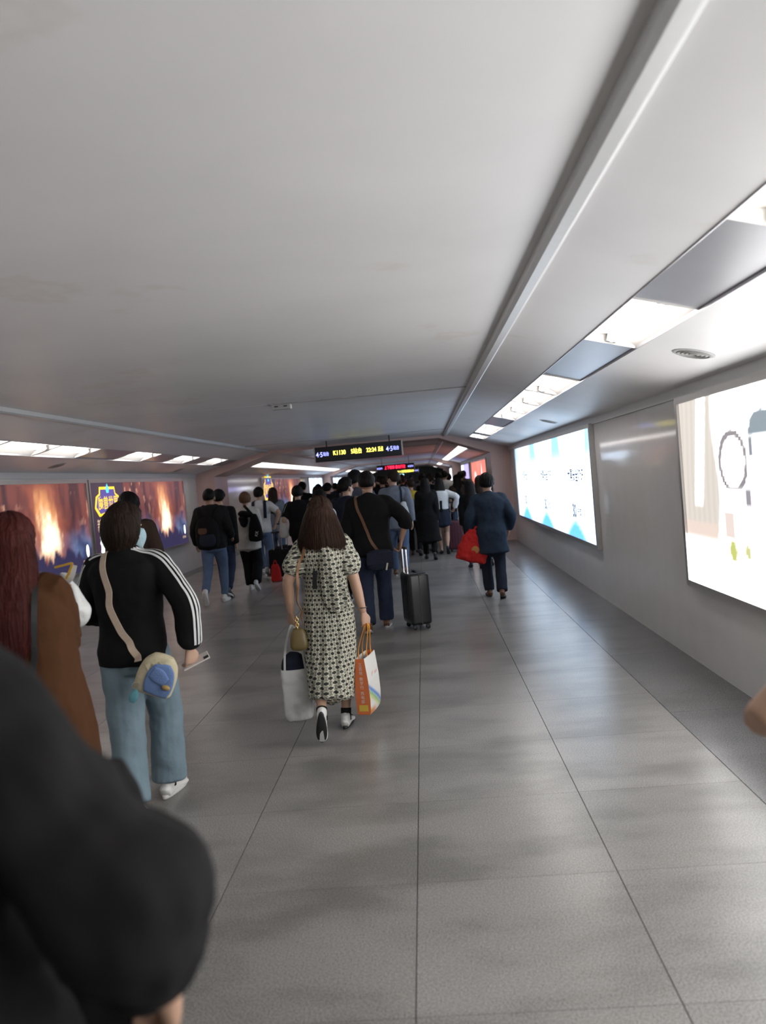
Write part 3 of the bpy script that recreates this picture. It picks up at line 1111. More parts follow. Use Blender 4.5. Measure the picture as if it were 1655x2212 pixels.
def hair_cap(kind, nu, nv, seed, spike=0.009, fringe=True):
    """closed cap of hair around the skull, sunk into the head where there is none"""
    V, F = [], []
    r = np.random.default_rng(seed)
    ph = r.uniform(0, 6.28, 24)

    def rad(dx, dy, dz):
        a, b, c = 0.077, 0.098, 0.092
        return 1 / math.sqrt((dx / a) ** 2 + (dy / b) ** 2 + (dz / c) ** 2)
    low = {'short': -0.78, 'crop': -0.70, 'bowl': -0.80, 'long': -0.80, 'tied': -0.75}[kind]
    top = {'short': 0.026, 'crop': 0.014, 'bowl': 0.032, 'long': 0.022, 'tied': 0.014}[kind]
    for i in range(nv + 1):
        e = math.pi * i / nv
        for j in range(nu):
            az = 2 * math.pi * j / nu
            dx, dy, dz = math.sin(e) * math.cos(az), math.sin(e) * math.sin(az), math.cos(e)
            R = rad(dx, dy, dz)
            # hairline: height below which there is no hair, depends on facing
            front = max(0.0, dy)
            side = abs(dx)
            line = low if dy < 0.15 else low + (0.42 - low) * min(1, (dy - 0.15) / 0.35)
            if kind in ('short', 'crop') and dy < 0.2:
                # cut above the ears
                line = max(line, -0.12) if dy > -0.12 else line + (-0.12 - line) * max(0.0, (dy + 0.42) / 0.30)
            k = min(1.0, max(0.0, (dz - line) / 0.16))
            tuft = sum(math.sin(az * (7 + 5 * q) + ph[q] + e * (3 + q)) for q in range(5)) / 5
            th = -0.012 + (0.013 + top * (0.62 + 0.5 * max(0, dz)) * (1.0 if dz > -0.25 else max(0.25, 1 + (dz + 0.25) * 1.5)) + spike * tuft) * (k * k * (3 - 2 * k))
            V.append((dx * (R + th), dy * (R + th) - 0.014, dz * (R + th) + 0.022))
    for i in range(nv):
        for j in range(nu):
            k2 = (j + 1) % nu
            F.append((i * nu + j, (i + 1) * nu + j, (i + 1) * nu + k2, i * nu + k2))
    return V, F


def mane(rows, n, seed, ridge=0.05):
    """hanging hair: rows of (z, y, half width, half depth)"""
    r = np.random.default_rng(seed)
    fr = r.integers(9, 46, 9)
    ph = r.uniform(0, 6.28, 9)

    def wave(t, th):
        s = sum(np.sin(th * int(f) + p + 2.0 * t * math.sin(p)) for f, p in zip(fr, ph)) / 9
        return ridge * s * (0.4 + 1.2 * t) * (1 + 0.5 * (t > 0.9))
    return tube([(0, y, z) for z, y, a, b in rows], [(a, b) for z, y, a, b in rows], n=n, sub=5, wave=wave)


LEG = dict(thigh=0.425, shank=0.415)
LOD_VOX = (0.0085, 0.014, 0.022, 0.034)


class Person:
    """a walking figure; local +y is where the person faces, origin on the floor between the feet"""

    def __init__(self, label, x, y, rz, H, sex='m', lod=1, girth=1.0, lean=0.03, feet=None, hands=None, poles=None,
                 tone=0, head_yaw=0.0, head_pitch=0.0, grip=(False, False), group=None, bare_legs=False, crouch=0.0, sway=0.0, turn_hand=(0, 0), hw=None):
        self.s = s = H / 1.70
        self.sex, self.lod, self.girth, self.lean = sex, lod, girth, lean
        self.tone = tone
        self.o = thing('person', label, 'person', (x, y, 0), rz, group)
        self.world = Matrix.Translation((x, y, 0)) @ Matrix.Rotation(rz, 4, 'Z')
        self.voxel = LOD_VOX[lod]
        feet = feet or ((-0.085, 0.16, 0.085, 0.0), (0.085, -0.24, 0.135, -0.45))
        hw = hw or (0.178 if sex == 'm' else 0.150)
        self.hw = hw
        hands = hands or ((-hw - 0.045, 0.09, 0.855), (hw + 0.045, -0.05, 0.85))
        ln = lambda z: (z - 0.92) * math.tan(lean)
        self.ln = ln
        J = {}
        zdrop = -0.012 - crouch
        self.zd = zdrop
        J['pelvis'] = np.array((0, 0, 0.93 + zdrop))
        for i, sd in ((0, -1), (1, 1)):
            hip = np.array((sd * 0.088, 0, 0.905 + zdrop))
            f = feet[i]
            knee, ank = ik(hip, (f[0], f[1], f[2]), LEG['thigh'], LEG['shank'], (sd * 0.10, 1, 0.05))
            J['hip', i], J['knee', i], J['ankle', i] = hip, knee, ank
            J['foot', i] = f[3]
            sh = np.array((sd * hw, ln(1.385) - 0.012, 1.378 + zdrop))
            pole = (poles or ((-0.25, -1, -0.2), (0.25, -1, -0.2)))[i]
            el, wr = ik(sh, hands[i], 0.285, 0.25, pole)
            J['sh', i], J['el', i], J['wr', i] = sh, el, wr
        J['neck'] = np.array((0, ln(1.43) - 0.02, 1.435 + zdrop))
        J['head'] = np.array((0, ln(1.6) + 0.005 + 0.03 * math.sin(-head_pitch), 1.588 + zdrop))
        self.J = J
        self.Rh = rotm('Z', head_yaw) @ rotm('X', head_pitch)
        self.grip = grip
        # ---- body
        P = [self.torso_tube(0.86, -0.014)]
        nk = [(0, ln(1.36) - 0.02, 1.36 + zdrop), (0, ln(1.44) - 0.018, 1.44 + zdrop), (0, ln(1.5) - 0.005, 1.50 + zdrop), (0, ln(1.56) + 0.0, 1.56 + zdrop)]
        nr = 0.056 if sex == 'm' else 0.048
        P.append(tube(nk, [nr * 1.35, nr * 1.05, nr, nr * 0.95], n=14))
        g = girth
        for i in (0, 1):
            P.append(self.arm_tube(i, [(-0.02, 0.058 * g), (0.12, 0.052 * g), (0.5, 0.043 * g), (0.54, 0.041), (0.68, 0.041), (1.0, 0.027)], 1.0))
            P.append(self.leg_tube(i, [(0.0, 0.088 * g), (0.2, 0.080 * g), (0.48, 0.056), (0.6, 0.054), (0.72, 0.055), (0.9, 0.036), (1.0, 0.034)], 1.0))
            if lod < 3 or True:
                a = J['ankle', i]
                Rf = rotm('X', J['foot', i])
                V, F = tube([(0, -0.05, -0.04), (0, 0.0, -0.02), (0, 0.08, -0.045), (0, 0.16, -0.06)], [(0.028, 0.03), (0.030, 0.04), (0.034, 0.024), (0.026, 0.014)], n=10, ref=(0, 0, 1))
                P.append((np.array(V) @ Rf.T + a, F))
        mb = MB()
        V, F = remesh(P, max(self.voxel, 0.011), 4, raw=True)
        mb.add(V * s, F)
        HV, HF = cached(('head', sex, min(lod, 2)), build_head, sex == 'f', (0.005, 0.009, 0.014)[min(lod, 2)])
        self.head_s = s * (1.04 if sex == 'm' else 1.0)
        mb.add((HV @ self.Rh.T) * self.head_s + J['head'] * s, HF)
        for i in (0, 1):
            hv, hf = cached(('hand', grip[i], lod > 1), build_hand, grip[i], 0.0042 if lod < 2 else 0.008)
            d = J['wr', i] - J['el', i]
            Rw = frame_to(d, (0.25 * (1 if i == 0 else -1), 1, 0)) @ rotm('Z', turn_hand[i])
            v = hv.copy()
            if i == 0:
                v[:, 0] *= -1
                hf = [f[::-1] for f in hf]
            mb.add((v @ Rw.T) * (0.98 if sex == 'm' else 0.88) * s + J['wr', i] * s, hf)
            J['Rw', i] = Rw
        self.body = obj('body', mb.mesh(True), skin(tone), self.o)
        if lod == 0:
            for sd in (-1, 1):
                c = self.Rh @ np.array((sd * 0.031, 0.082, 0.004)) * self.head_s + J['head'] * s
                V, F = ellipsoid(c, (0.011 * s,) * 3, 10, 8)
                MB().add(V, F).build('eye', mat('eye', (0.05, 0.035, 0.03), 0.15), self.o, smooth=True)

    # -- outlines shared by body and clothes
    def torso_tube(self, zlow, off, rows=None, ex=2.35, n=28, ztop=None, wave=None):
        m = self.sex == 'm'
        g = self.girth
        base = [(0.50, 0.17, 0.12, 0), (0.80, 0.160, 0.112, -0.01), (0.92, 0.166 if m else 0.172, 0.118, -0.014), (1.04, 0.150 if m else 0.135, 0.104, 0.0), (1.18, 0.158 if m else 0.140, 0.110, -0.004), (1.30, 0.176 if m else 0.155, 0.118, -0.016), (1.375, 0.178 if m else 0.155, 0.104, -0.022), (1.425, 0.118 if m else 0.100, 0.074, -0.022), (1.462, 0.064 if m else 0.056, 0.058, -0.02)]
        rows = rows or base
        zz = [r[0] for r in rows]
        out = []
        for z in sorted(set([zlow] + [z for z in zz if z > zlow + 0.02])):
            if ztop is not None and z > ztop:
                continue
            w, d, y = (np.interp(z, zz, [r[k] for r in rows]) for k in (1, 2, 3))
            gg = g if z < 1.33 else 1 + (g - 1) * 0.4
            out.append((z, w * gg + off, d * gg + off, y))
        ln = self.ln
        return tube([(0, y + ln(z), z + self.zd) for z, w, d, y in out], [(w, d) for z, w, d, y in out], n=n, ex=ex, sub=3, wave=wave)

    def path_pts(self, a, b, c, prof, t_end):
        l1, l2 = np.linalg.norm(b - a), np.linalg.norm(c - b)
        L = l1 + l2
        pts, rad = [], []
        ts = sorted(set([p[0] for p in prof if p[0] <= t_end] + [t_end]))
        for t in ts:
            d = t * L
            p = a + (b - a) / l1 * d if d <= l1 else b + (c - b) / l2 * (d - l1)
            r = np.interp(t, [q[0] for q in prof], [q[1] for q in prof])
            pts.append(p)
            rad.append(r)
        return pts, rad

    def arm_tube(self, i, prof, t_end, n=14):
        J = self.J
        pts, rad = self.path_pts(J['sh', i], J['el', i], J['wr', i], prof, t_end)
        sd = -1 if i == 0 else 1
        pts = [J['sh', i] - np.array((sd * 0.055, 0, -0.004))] + pts
        rad = [rad[0] * 0.95] + rad
        return tube(pts, rad, n=n, sub=3)

    def leg_tube(self, i, prof, t_end, n=16, t0=0.0):
        J = self.J
        pts, rad = self.path_pts(J['hip', i], J['knee', i], J['ankle', i], [p for p in prof if p[0] >= t0], t_end)
        return tube(pts, [(r, r * 1.02) for r in rad], n=n, sub=3)

    def local(self, p):
        return np.array(p, float) * self.s

    def to_world(self, p):
        return self.world @ Vector(p)

    def wear(self, name, parts, m, disp=0.012, dscale=0.11, smooth=5, label=None, voxel=None):
        me = remesh(parts, voxel or self.voxel, smooth if self.lod < 2 else 3, disp=disp, dscale=dscale)
        me.transform(Matrix.Scale(self.s, 4))
        o = obj(name, me, m, self.o)
        if label:
            o['label'] = label
        return o

    # -- clothes
    def top(self, name, m, hem=0.86, sleeve=1.0, off=0.020, sl=None, flare=0.0, collar=0.0, rows=None, puff=None, disp=0.013, hood=False, ztop=None):
        g = self.girth
        P = [self.torso_tube(hem, off, rows, ztop=ztop)]
        if flare:
            ln = self.ln
            P.append(tube([(0, ln(hem), hem + self.zd), (0, ln(hem + 0.15), hem + 0.15 + self.zd), (0, ln(hem + 0.3), hem + 0.3 + self.zd)], [(0.19 * g + flare, 0.135 * g + flare), (0.18 * g + flare * 0.6, 0.128 * g + flare * 0.6), (0.165 * g, 0.118 * g)], n=28, ex=2.3))
        if sleeve > 0:
            prof = sl or [(-0.02, 0.050 * g + off * 0.7), (0.12, 0.052 * g + off * 0.75), (0.5, 0.046 + off * 0.7), (0.9, 0.038 + off * 0.7), (1.0, 0.034 + off * 0.6)]
            for i in (0, 1):
                P.append(self.arm_tube(i, prof, sleeve))
        if collar:
            J = self.J
            c = J['neck']
            P.append(tube([c + (0, 0.0, -0.03), c + (0, 0.004, collar * 0.6), c + (0, 0.008, collar)], [(0.088, 0.085), (0.076, 0.074), (0.073, 0.071)], n=20))
        if hood:
            c = self.J['neck']
            P.append(tube([c + np.array((-0.10, 0.02, 0.02)), c + np.array((-0.07, -0.075, 0.0)), c + np.array((0, -0.105, -0.03)), c + np.array((0.07, -0.075, 0.0)), c + np.array((0.10, 0.02, 0.02))], [(0.03, 0.04), (0.035, 0.05), (0.04, 0.06), (0.035, 0.05), (0.03, 0.04)], n=12, ref=(0, 0, 1)))
        self.top_o = self.wear(name, P, m, disp)
        return self.top_o

    def trousers(self, m, prof=None, t_end=0.97, waist=1.09, off=0.010, name='trousers', disp=0.012):
        g = self.girth
        prof = prof or [(0.0, 0.098 * g), (0.2, 0.093 * g), (0.48, 0.074), (0.7, 0.068), (0.97, 0.060)]
        P = [self.torso_tube(0.79, off * 0.4, ztop=1.06)]
        for i in (0, 1):
            P.append(self.leg_tube(i, prof, t_end))
        return self.wear(name, P, m, disp, 0.10)

    def shoes(self, m, sole, kind='sneaker', laces=True, socks=None, size=1.0):
        up, so, lc = cached(('shoe', kind), shoe_mesh, kind)
        for i in (0, 1):
            M = Matrix.Translation(Vector(self.J['ankle', i]) * self.s) @ Matrix.Rotation(self.J['foot', i], 4, 'X') @ Matrix.Rotation((-0.10 if i == 1 else 0.10), 4, 'Z') @ Matrix.Scale(self.s * size * (1.0 if self.sex == 'm' else 0.93), 4)
            a = bpy.data.objects.new('shoe', up.copy())
            COL.objects.link(a)
            a.data.materials.append(m)
            a.parent = self.o
            a.matrix_local = M
            b = bpy.data.objects.new('sole', so.copy())
            COL.objects.link(b)
            b.data.materials.append(sole)
            b.parent = a
            if laces and self.lod < 2:
                c = bpy.data.objects.new('laces', lc.copy())
                COL.objects.link(c)
                c.data.materials.append(mat('lace', (0.6, 0.6, 0.58), 0.8))
                c.parent = a
            if socks is not None:
                an, kn = self.J['ankle', i], self.J['knee', i]
                d = (kn - an) / np.linalg.norm(kn - an)
                V, F = tube([an - d * 0.03, an + d * 0.02, an + d * 0.055], [0.040, 0.038, 0.039], n=14)
                MB().add(V * self.s, F).build('sock', socks, self.o, smooth=True)

    def hair(self, kind, m, rows=None, seed=1, spike=0.009, ridge=0.05, bun=None, strands=0):
        hi = self.lod == 0
        V, F = hair_cap(kind, 72 if hi else 40, 44 if hi else 24, seed, spike)
        mb = MB()
        mb.add(V, F)
        if rows:
            V, F = mane(rows, 90 if hi else 44, seed, ridge)
            mb.add(V, F)
        if bun:
            V, F = ellipsoid(bun[0], bun[1], 18, 12)
            mb.add(V, F)
        Vh = np.array(mb.V)
        if rows and strands:
            # loose strands lying over the hanging hair
            r = np.random.default_rng(seed)
            zs, ys, aw, bw = (np.array([q[k] for q in rows]) for k in range(4))
            z_hi, z_lo = zs[0], zs[-1]
            SV, SF = [], []
            for q in range(strands):
                th = r.uniform(math.pi * 0.92, math.pi * 2.08)
                z0 = r.uniform(z_lo * 0.2 + z_hi * 0.8, z_hi)
                z1 = z_lo + r.uniform(-0.03, 0.08)
                k = 7
                dw, ph, off = r.uniform(0.0, 0.02), r.uniform(0, 6), r.uniform(1.0, 1.04)
                w = 0.0016
                base = len(SV)
                for t in np.linspace(0, 1, k):
                    z = z0 + (z1 - z0) * t
                    a, b, yy = (np.interp(-z, -zs, c) for c in (aw, bw, ys))
                    tt = th + dw * 3 * math.sin(ph + 4 * t)
                    kk = off + 0.05 * t
                    p = np.array((a * kk * math.cos(tt), yy + b * kk * math.sin(tt), z))
                    e = np.array((-math.sin(tt), math.cos(tt), 0)) * w * (1 - 0.6 * t)
                    SV += [p - e, p + e]
                for j in range(k - 1):
                    SF.append((base + 2 * j, base + 2 * j + 1, base + 2 * j + 3, base + 2 * j + 2))
            kbase = len(Vh)
            Vh = np.vstack([Vh, np.array(SV)])
            mb.F += [tuple(i + kbase for i in f) for f in SF]
        Vw = (Vh @ self.Rh.T) * self.head_s * 1.02 + self.J['head'] * self.s
        self.hair_o = obj('hair', mesh_from(Vw, mb.F, True), m, self.o)
        return self.hair_o

    # -- things lying on clothes
    def bvh(self, objs):
        V, F = [], []
        for o in objs:
            v, f = to_arrays(o.data)
            k = len(V)
            V += v.tolist()
            F += [tuple(i + k for i in q) for q in f]
        return BVHTree.FromPolygons(V, F)

    def band(self, name, pts, width, m, on, off=0.004, thick=0.003, parent=None, project=True):
        """strap following a surface: pts in local metres"""
        pts = cr(np.array(pts, float), 8)
        bv = self.bvh(on) if project else None
        Q, Nn = [], []
        for p in pts:
            if bv is not None:
                h = bv.find_nearest(Vector(p))
                n = np.array(h[1])
                q = np.array(h[0])
                if np.linalg.norm(p - q) > 0.06:
                    q2 = p
                else:
                    q2 = q + n * off
                Q.append(q2)
                Nn.append(n)
            else:
                Q.append(p)
                Nn.append(np.array((0, -1, 0)))
        Q, Nn = np.array(Q), np.array(Nn)
        for _ in range(3):
            Q[1:-1] = 0.25 * Q[:-2] + 0.5 * Q[1:-1] + 0.25 * Q[2:]
            Nn[1:-1] = 0.25 * Nn[:-2] + 0.5 * Nn[1:-1] + 0.25 * Nn[2:]
        return ribbon(name, Q, Nn, width, thick, m, parent or self.o)


def ribbon(name, Q, Nn, width, thick, m, parent=None):
    T = np.gradient(Q, axis=0)
    T /= np.linalg.norm(T, axis=1)[:, None] + 1e-9
    S = np.cross(T, Nn)
    S /= np.linalg.norm(S, axis=1)[:, None] + 1e-9
    Nn = np.cross(S, T)
    V, F = [], []
    for q, s_, n_ in zip(Q, S, Nn):
        for a, b in ((-1, 0), (1, 0), (1, 1), (-1, 1)):
            V.append(q + s_ * a * width / 2 + n_ * b * thick)
    k = len(Q)
    for i in range(k - 1):
        for j in range(4):
            F.append((i * 4 + j, i * 4 + (j + 1) % 4, (i + 1) * 4 + (j + 1) % 4, (i + 1) * 4 + j))
    F += [(3, 2, 1, 0), tuple((k - 1) * 4 + j for j in range(4))]
    return obj(name, mesh_from(V, F, False), m, parent)

# ------------------------------------------------------------------ things people carry
def suitcase(label, x, y, rz, w, d, h, m, ridges=6, handle=0.32, trim=None, tilt=0.0, z0=0.0):
    o = thing('suitcase', label, 'suitcase', (x, y, z0), rz)
    o.rotation_euler = (tilt, 0, rz)
    trim = trim or M_BLACK
    zb = 0.055
    b = MB().box(-w / 2, w / 2, -d / 2, d / 2, zb, zb + h).build('shell', m, o, bevel=0.035)
    b.modifiers['bevel'].segments = 4
    b.data.shade_smooth()
    for k in range(ridges):
        xx = -w / 2 + w * (k + 1) / (ridges + 1)
        for s in (-1, 1):
            MB().box(xx - 0.008, xx + 0.008, s * d / 2 - 0.004, s * d / 2 + 0.004, zb + 0.05, zb + h - 0.05).build('ridge', m, o, bevel=0.003)
    MB().box(-w / 2 - 0.002, w / 2 + 0.002, -0.006, 0.006, zb + 0.006, zb + h - 0.006).build('zip_seam', trim, o)
    MB().box(-0.07, 0.07, -0.012, 0.012, zb + h, zb + h + 0.022).build('carry_handle', trim, o, bevel=0.006)
    for sx in (-1, 1):
        for sy in (-1, 1):
            px, py = sx * (w / 2 - 0.05), sy * (d / 2 - 0.045)
            V, F = tube([(px - 0.012, py, 0.026), (px, py, 0.026), (px + 0.012, py, 0.026)], [0.025] * 3, n=14, ref=(0, 0, 1), sub=1)
            wh = MB().add(V, F).build('wheel', M_BLACK, o)
            MB().box(px - 0.018, px + 0.018, py - 0.018, py + 0.018, 0.036, zb + 0.01).build('wheel_fork', trim, wh)
    if handle:
        for sx in (-1, 1):
            MB().box(sx * 0.075 - 0.007, sx * 0.075 + 0.007, -d / 2 + 0.02, -d / 2 + 0.034, zb + h - 0.02, zb + h + handle).build('handle_tube', mat('bright tube', (0.75, 0.75, 0.77), 0.25, metal=0.9), o)
        MB().box(-0.095, 0.095, -d / 2 + 0.012, -d / 2 + 0.042, zb + h + handle - 0.004, zb + h + handle + 0.026).build('handle_grip', M_BLACK, o, bevel=0.008)
    return o


def soft_bag(name, rows, m, parent, n=28, ex=4.0, disp=0.012, voxel=0.008, dscale=0.08):
    """rows (z, half width x, half depth y)"""
    P = [tube([(0, 0, z) for z, a, b in rows], [(a, b) for z, a, b in rows], n=n, ex=ex, sub=3)]
    return obj(name, remesh(P, voxel, 3, disp=disp, dscale=dscale), m, parent)


def cord(name, pts, r, m, parent=None, flat=1.0, n=8, ref=(0.3, 1, 0.1)):
    V, F = tube(pts, [(r, r * flat)] * len(pts), n=n, ref=ref, sub=6)
    return obj(name, mesh_from(V, F, True), m, parent)


def pat(me, R=0.165):
    V, _ = to_arrays(me)
    uv = np.stack([np.arctan2(V[:, 0], -V[:, 1]) * R, V[:, 2], np.zeros(len(V))], 1).astype(np.float32)
    a = me.attributes.new('pat', 'FLOAT_VECTOR', 'POINT')
    a.data.foreach_set('vector', uv.ravel())


def dress_mat():
    m, nt, N, L, b = _nodes('dotted lattice dress cloth')
    a = N.new('ShaderNodeAttribute')
    a.attribute_name = 'pat'
    sp = N.new('ShaderNodeSeparateXYZ')
    L.new(a.outputs['Vector'], sp.inputs[0])

    def M(op, x, y=None, z=None):
        n = N.new('ShaderNodeMath')
        n.operation = op
        for i, v in enumerate((x, y, z)):
            if v is None:
                continue
            if isinstance(v, (int, float)):
                n.inputs[i].default_value = v
            else:
                L.new(v, n.inputs[i])
        return n.outputs[0]
    u = M('MULTIPLY', sp.outputs[0], 1 / 0.037)
    v = M('MULTIPLY', sp.outputs[1], 1 / 0.058)

    def dist(du, dv):
        fu = M('SUBTRACT', M('FRACT', M('ADD', u, du)), 0.5)
        fv = M('MULTIPLY', M('SUBTRACT', M('FRACT', M('ADD', v, dv)), 0.5), 1.55)
        return M('SQRT', M('ADD', M('MULTIPLY', fu, fu), M('MULTIPLY', fv, fv)))
    d = M('MINIMUM', dist(0, 0), dist(0.5, 0.5))
    dot = M('LESS_THAN', d, 0.245)
    ring = M('MULTIPLY', M('GREATER_THAN', d, 0.32), M('LESS_THAN', d, 0.42))
    diag = M('ADD', u, M('MULTIPLY', v, 1.0))
    diag2 = M('SUBTRACT', u, M('MULTIPLY', v, 1.0))
    l1 = M('LESS_THAN', M('ABSOLUTE', M('SUBTRACT', M('FRACT', M('ADD', diag, 0.5)), 0.5)), 0.07)
    l2 = M('LESS_THAN', M('ABSOLUTE', M('SUBTRACT', M('FRACT', M('ADD', diag2, 0.5)), 0.5)), 0.07)
    light = M('MAXIMUM', M('MAXIMUM', l1, l2), M('MULTIPLY', ring, 0.7))
    mix = N.new('ShaderNodeMix')
    mix.data_type = 'RGBA'
    mix.inputs[6].default_value = (0.20, 0.195, 0.155, 1)
    mix.inputs[7].default_value = (0.60, 0.58, 0.47, 1)
    L.new(light, mix.inputs[0])
    mix2 = N.new('ShaderNodeMix')
    mix2.data_type = 'RGBA'
    mix2.inputs[7].default_value = (0.022, 0.025, 0.02, 1)
    L.new(mix.outputs[2], mix2.inputs[6])
    L.new(dot, mix2.inputs[0])
    L.new(mix2.outputs[2], b.inputs['Base Color'])
    b.inputs['Roughness'].default_value = 0.85
    tc = N.new('ShaderNodeTexCoord')
    mp = N.new('ShaderNodeMapping')
    mp.inputs['Scale'].default_value = (24, 24, 4)
    L.new(tc.outputs['Object'], mp.inputs[0])
    n2 = N.new('ShaderNodeTexNoise')
    n2.inputs['Scale'].default_value = 1.0
    L.new(mp.outputs[0], n2.inputs['Vector'])
    bp = N.new('ShaderNodeBump')
    bp.inputs['Strength'].default_value = 0.5
    bp.inputs['Distance'].default_value = 0.03
    L.new(n2.outputs[0], bp.inputs['Height'])
    L.new(bp.outputs[0], b.inputs['Normal'])
    return m


# materials of clothes
C_BLACK = cloth('black cloth', (0.0085, 0.008, 0.0085))
C_BLACK2 = cloth('washed black cloth', (0.012, 0.0115, 0.012))
C_NAVY = cloth('navy cloth', (0.018, 0.021, 0.034))
C_INK = cloth('ink blue cloth', (0.020, 0.030, 0.048))
C_WHITE = cloth('white cloth', (0.60, 0.60, 0.60))
C_OFFW = cloth('off white cloth', (0.50, 0.47, 0.43))
C_GREY = cloth('grey blue cloth', (0.15, 0.165, 0.20))
C_OCHRE = cloth('ochre brown wool', (0.066, 0.028, 0.012), 0.3, 14)
C_BROWN = cloth('dark brown cloth', (0.055, 0.036, 0.028))
C_YELLOW = cloth('mustard cloth', (0.42, 0.30, 0.04))
C_JEAN = mat('light blue denim', (0.165, 0.228, 0.27), 0.8, var=0.30, scale=7, bump=0.4, bscale=14, spec=0.2)
C_JEAN_M = mat('blue denim', (0.085, 0.125, 0.21), 0.8, var=0.25, scale=7, bump=0.4, bscale=14, spec=0.2)
C_JEAN_D = mat('dark denim', (0.022, 0.030, 0.058), 0.8, var=0.30, scale=6, bump=0.4, bscale=14, spec=0.2)
L_WHITE = mat('white leather', (0.66, 0.65, 0.63), 0.5, var=0.05)
L_BLACK = mat('black leather', (0.014, 0.014, 0.015), 0.38, var=0.2)
L_BROWN = mat('brown leather', (0.13, 0.062, 0.03), 0.45, var=0.2)
L_TAN = mat('tan leather', (0.26, 0.12, 0.045), 0.45, var=0.15)
R_WHITE = mat('white rubber', (0.58, 0.57, 0.55), 0.6)
R_BLACK = mat('black rubber', (0.02, 0.02, 0.022), 0.7)
H_BLACK = hair_mat('black hair', (0.0075, 0.006, 0.0056))
H_DARK = hair_mat('dark brown hair', (0.022, 0.013, 0.009))
H_BROWN = hair_mat('brown hair', (0.034, 0.017, 0.011))
H_AUBURN = hair_mat('auburn hair', (0.058, 0.013, 0.011))
H_LIGHT = hair_mat('light brown hair', (0.12, 0.062, 0.035))
M_GOLDM = mat('gold metal', (0.75, 0.52, 0.18), 0.3, metal=0.9)
M_STEEL = mat('steel', (0.6, 0.6, 0.62), 0.3, metal=0.9)

LONG_ROWS = [(0.085, -0.03, 0.055, 0.06), (0.05, -0.035, 0.088, 0.085), (0.0, -0.045, 0.098, 0.085), (-0.08, -0.055, 0.102, 0.075), (-0.18, -0.10, 0.108, 0.070), (-0.30, -0.135, 0.105, 0.05), (-0.40, -0.145, 0.085, 0.035)]

# ================================================================== the woman in the dotted dress
p = Person('woman in dotted cream and black dress carrying a shopping bag in each hand', -0.705, 5.28, 0.02, 1.56, 'f', 0, 1.03, 0.03,
           feet=((-0.075, -0.33, 0.205, -1.15), (0.055, 0.03, 0.085, 0.0)),
           hands=((-0.275, -0.02, 0.885), (0.262, -0.01, 0.80)), poles=((-0.8, -1, 0), (0.8, -1, 0)), tone=0, grip=(True, True), turn_hand=(1.2, -1.2), hw=0.138)
M_DRESS = dress_mat()
P = [p.torso_tube(0.90, 0.020)]
for i in (0, 1):
    P.append(p.arm_tube(i, [(-0.02, 0.070), (0.10, 0.080), (0.28, 0.092), (0.38, 0.084), (0.45, 0.056)], 0.45))


def pleat(t, th):
    return 0.055 * t * np.sin(th * 11 + 0.6 * np.sin(3 * th)) + 0.02 * np.sin(th * 23 + 4 * t)


me = remesh(P, 0.009, 4, disp=0.014, dscale=0.07)
me.transform(Matrix.Scale(p.s, 4))
bod = obj('dress_bodice', me, M_DRESS, p.o)
pat(me)
V, F = tube([(0, 0.0, 1.07), (0, 0, 0.97), (0.0, -0.005, 0.80), (-0.01, -0.03, 0.55), (-0.022, -0.10, 0.32), (-0.025, -0.115, 0.265)], [(0.142, 0.122), (0.165, 0.138), (0.184, 0.156), (0.184, 0.172), (0.162, 0.20), (0.156, 0.205)], n=132, sub=8, ex=2.2, wave=pleat)
me = mesh_from(V * p.s, F, True)
skirt = obj('dress_skirt', me, M_DRESS, p.o)
pat(me)
# long back tie hanging from the neckline, and the dark opening beside it
Q = cr([(0.00, -0.10, 1.40), (0.02, -0.155, 1.32), (0.035, -0.175, 1.2), (0.045, -0.172, 1.08), (0.06, -0.165, 0.97), (0.07, -0.175, 0.88)], 8) * p.s
tie = MB()
n = len(Q)
V, F = [], []
for k, q in enumerate(Q):
    t = k / (n - 1)
    w = 0.028 + 0.052 * math.sin(min(1, t * 1.15) * math.pi * 0.55) - (0.05 * max(0, t - 0.86) / 0.14)
    for u in np.linspace(-1, 1, 9):
        V.append((q[0] + u * w, q[1] + 0.022 * abs(u) + 0.008 * math.sin(u * 7 + t * 5), q[2]))
    for u in np.linspace(1, -1, 9):
        V.append((q[0] + u * w, q[1] + 0.022 * abs(u) + 0.008 * math.sin(u * 7 + t * 5) + 0.008, q[2]))
for k in range(n - 1):
    for j in range(18):
        a, b = k * 18 + j, k * 18 + (j + 1) % 18
        F.append((a, b, b + 18, a + 18))
F += [tuple(range(18))[::-1], tuple(range((n - 1) * 18, n * 18))]
me = mesh_from(V, F, True)
me.transform(Matrix.Translation((0.012, -0.012, 0)))
pat(me, 0.125)
obj('back_tie', me, M_DRESS, p.o)
p.band('back_opening', [(-0.045 * p.s, -0.19, 1.20 * p.s), (-0.055 * p.s, -0.19, 1.13 * p.s), (-0.058 * p.s, -0.19, 1.07 * p.s)], 0.030, mat('black lining', (0.006, 0.006, 0.006), 0.9), [bod], 0.003)
p.shoes(L_WHITE, R_BLACK, socks=C_BLACK2)
p.hair('long', H_BROWN, [(0.085, -0.03, 0.055, 0.06), (0.05, -0.035, 0.090, 0.088), (0.0, -0.045, 0.114, 0.098), (-0.08, -0.055, 0.138, 0.098), (-0.16, -0.075, 0.160, 0.092), (-0.22, -0.088, 0.164, 0.080), (-0.25, -0.093, 0.150, 0.06)], 5, ridge=0.08, strands=700)
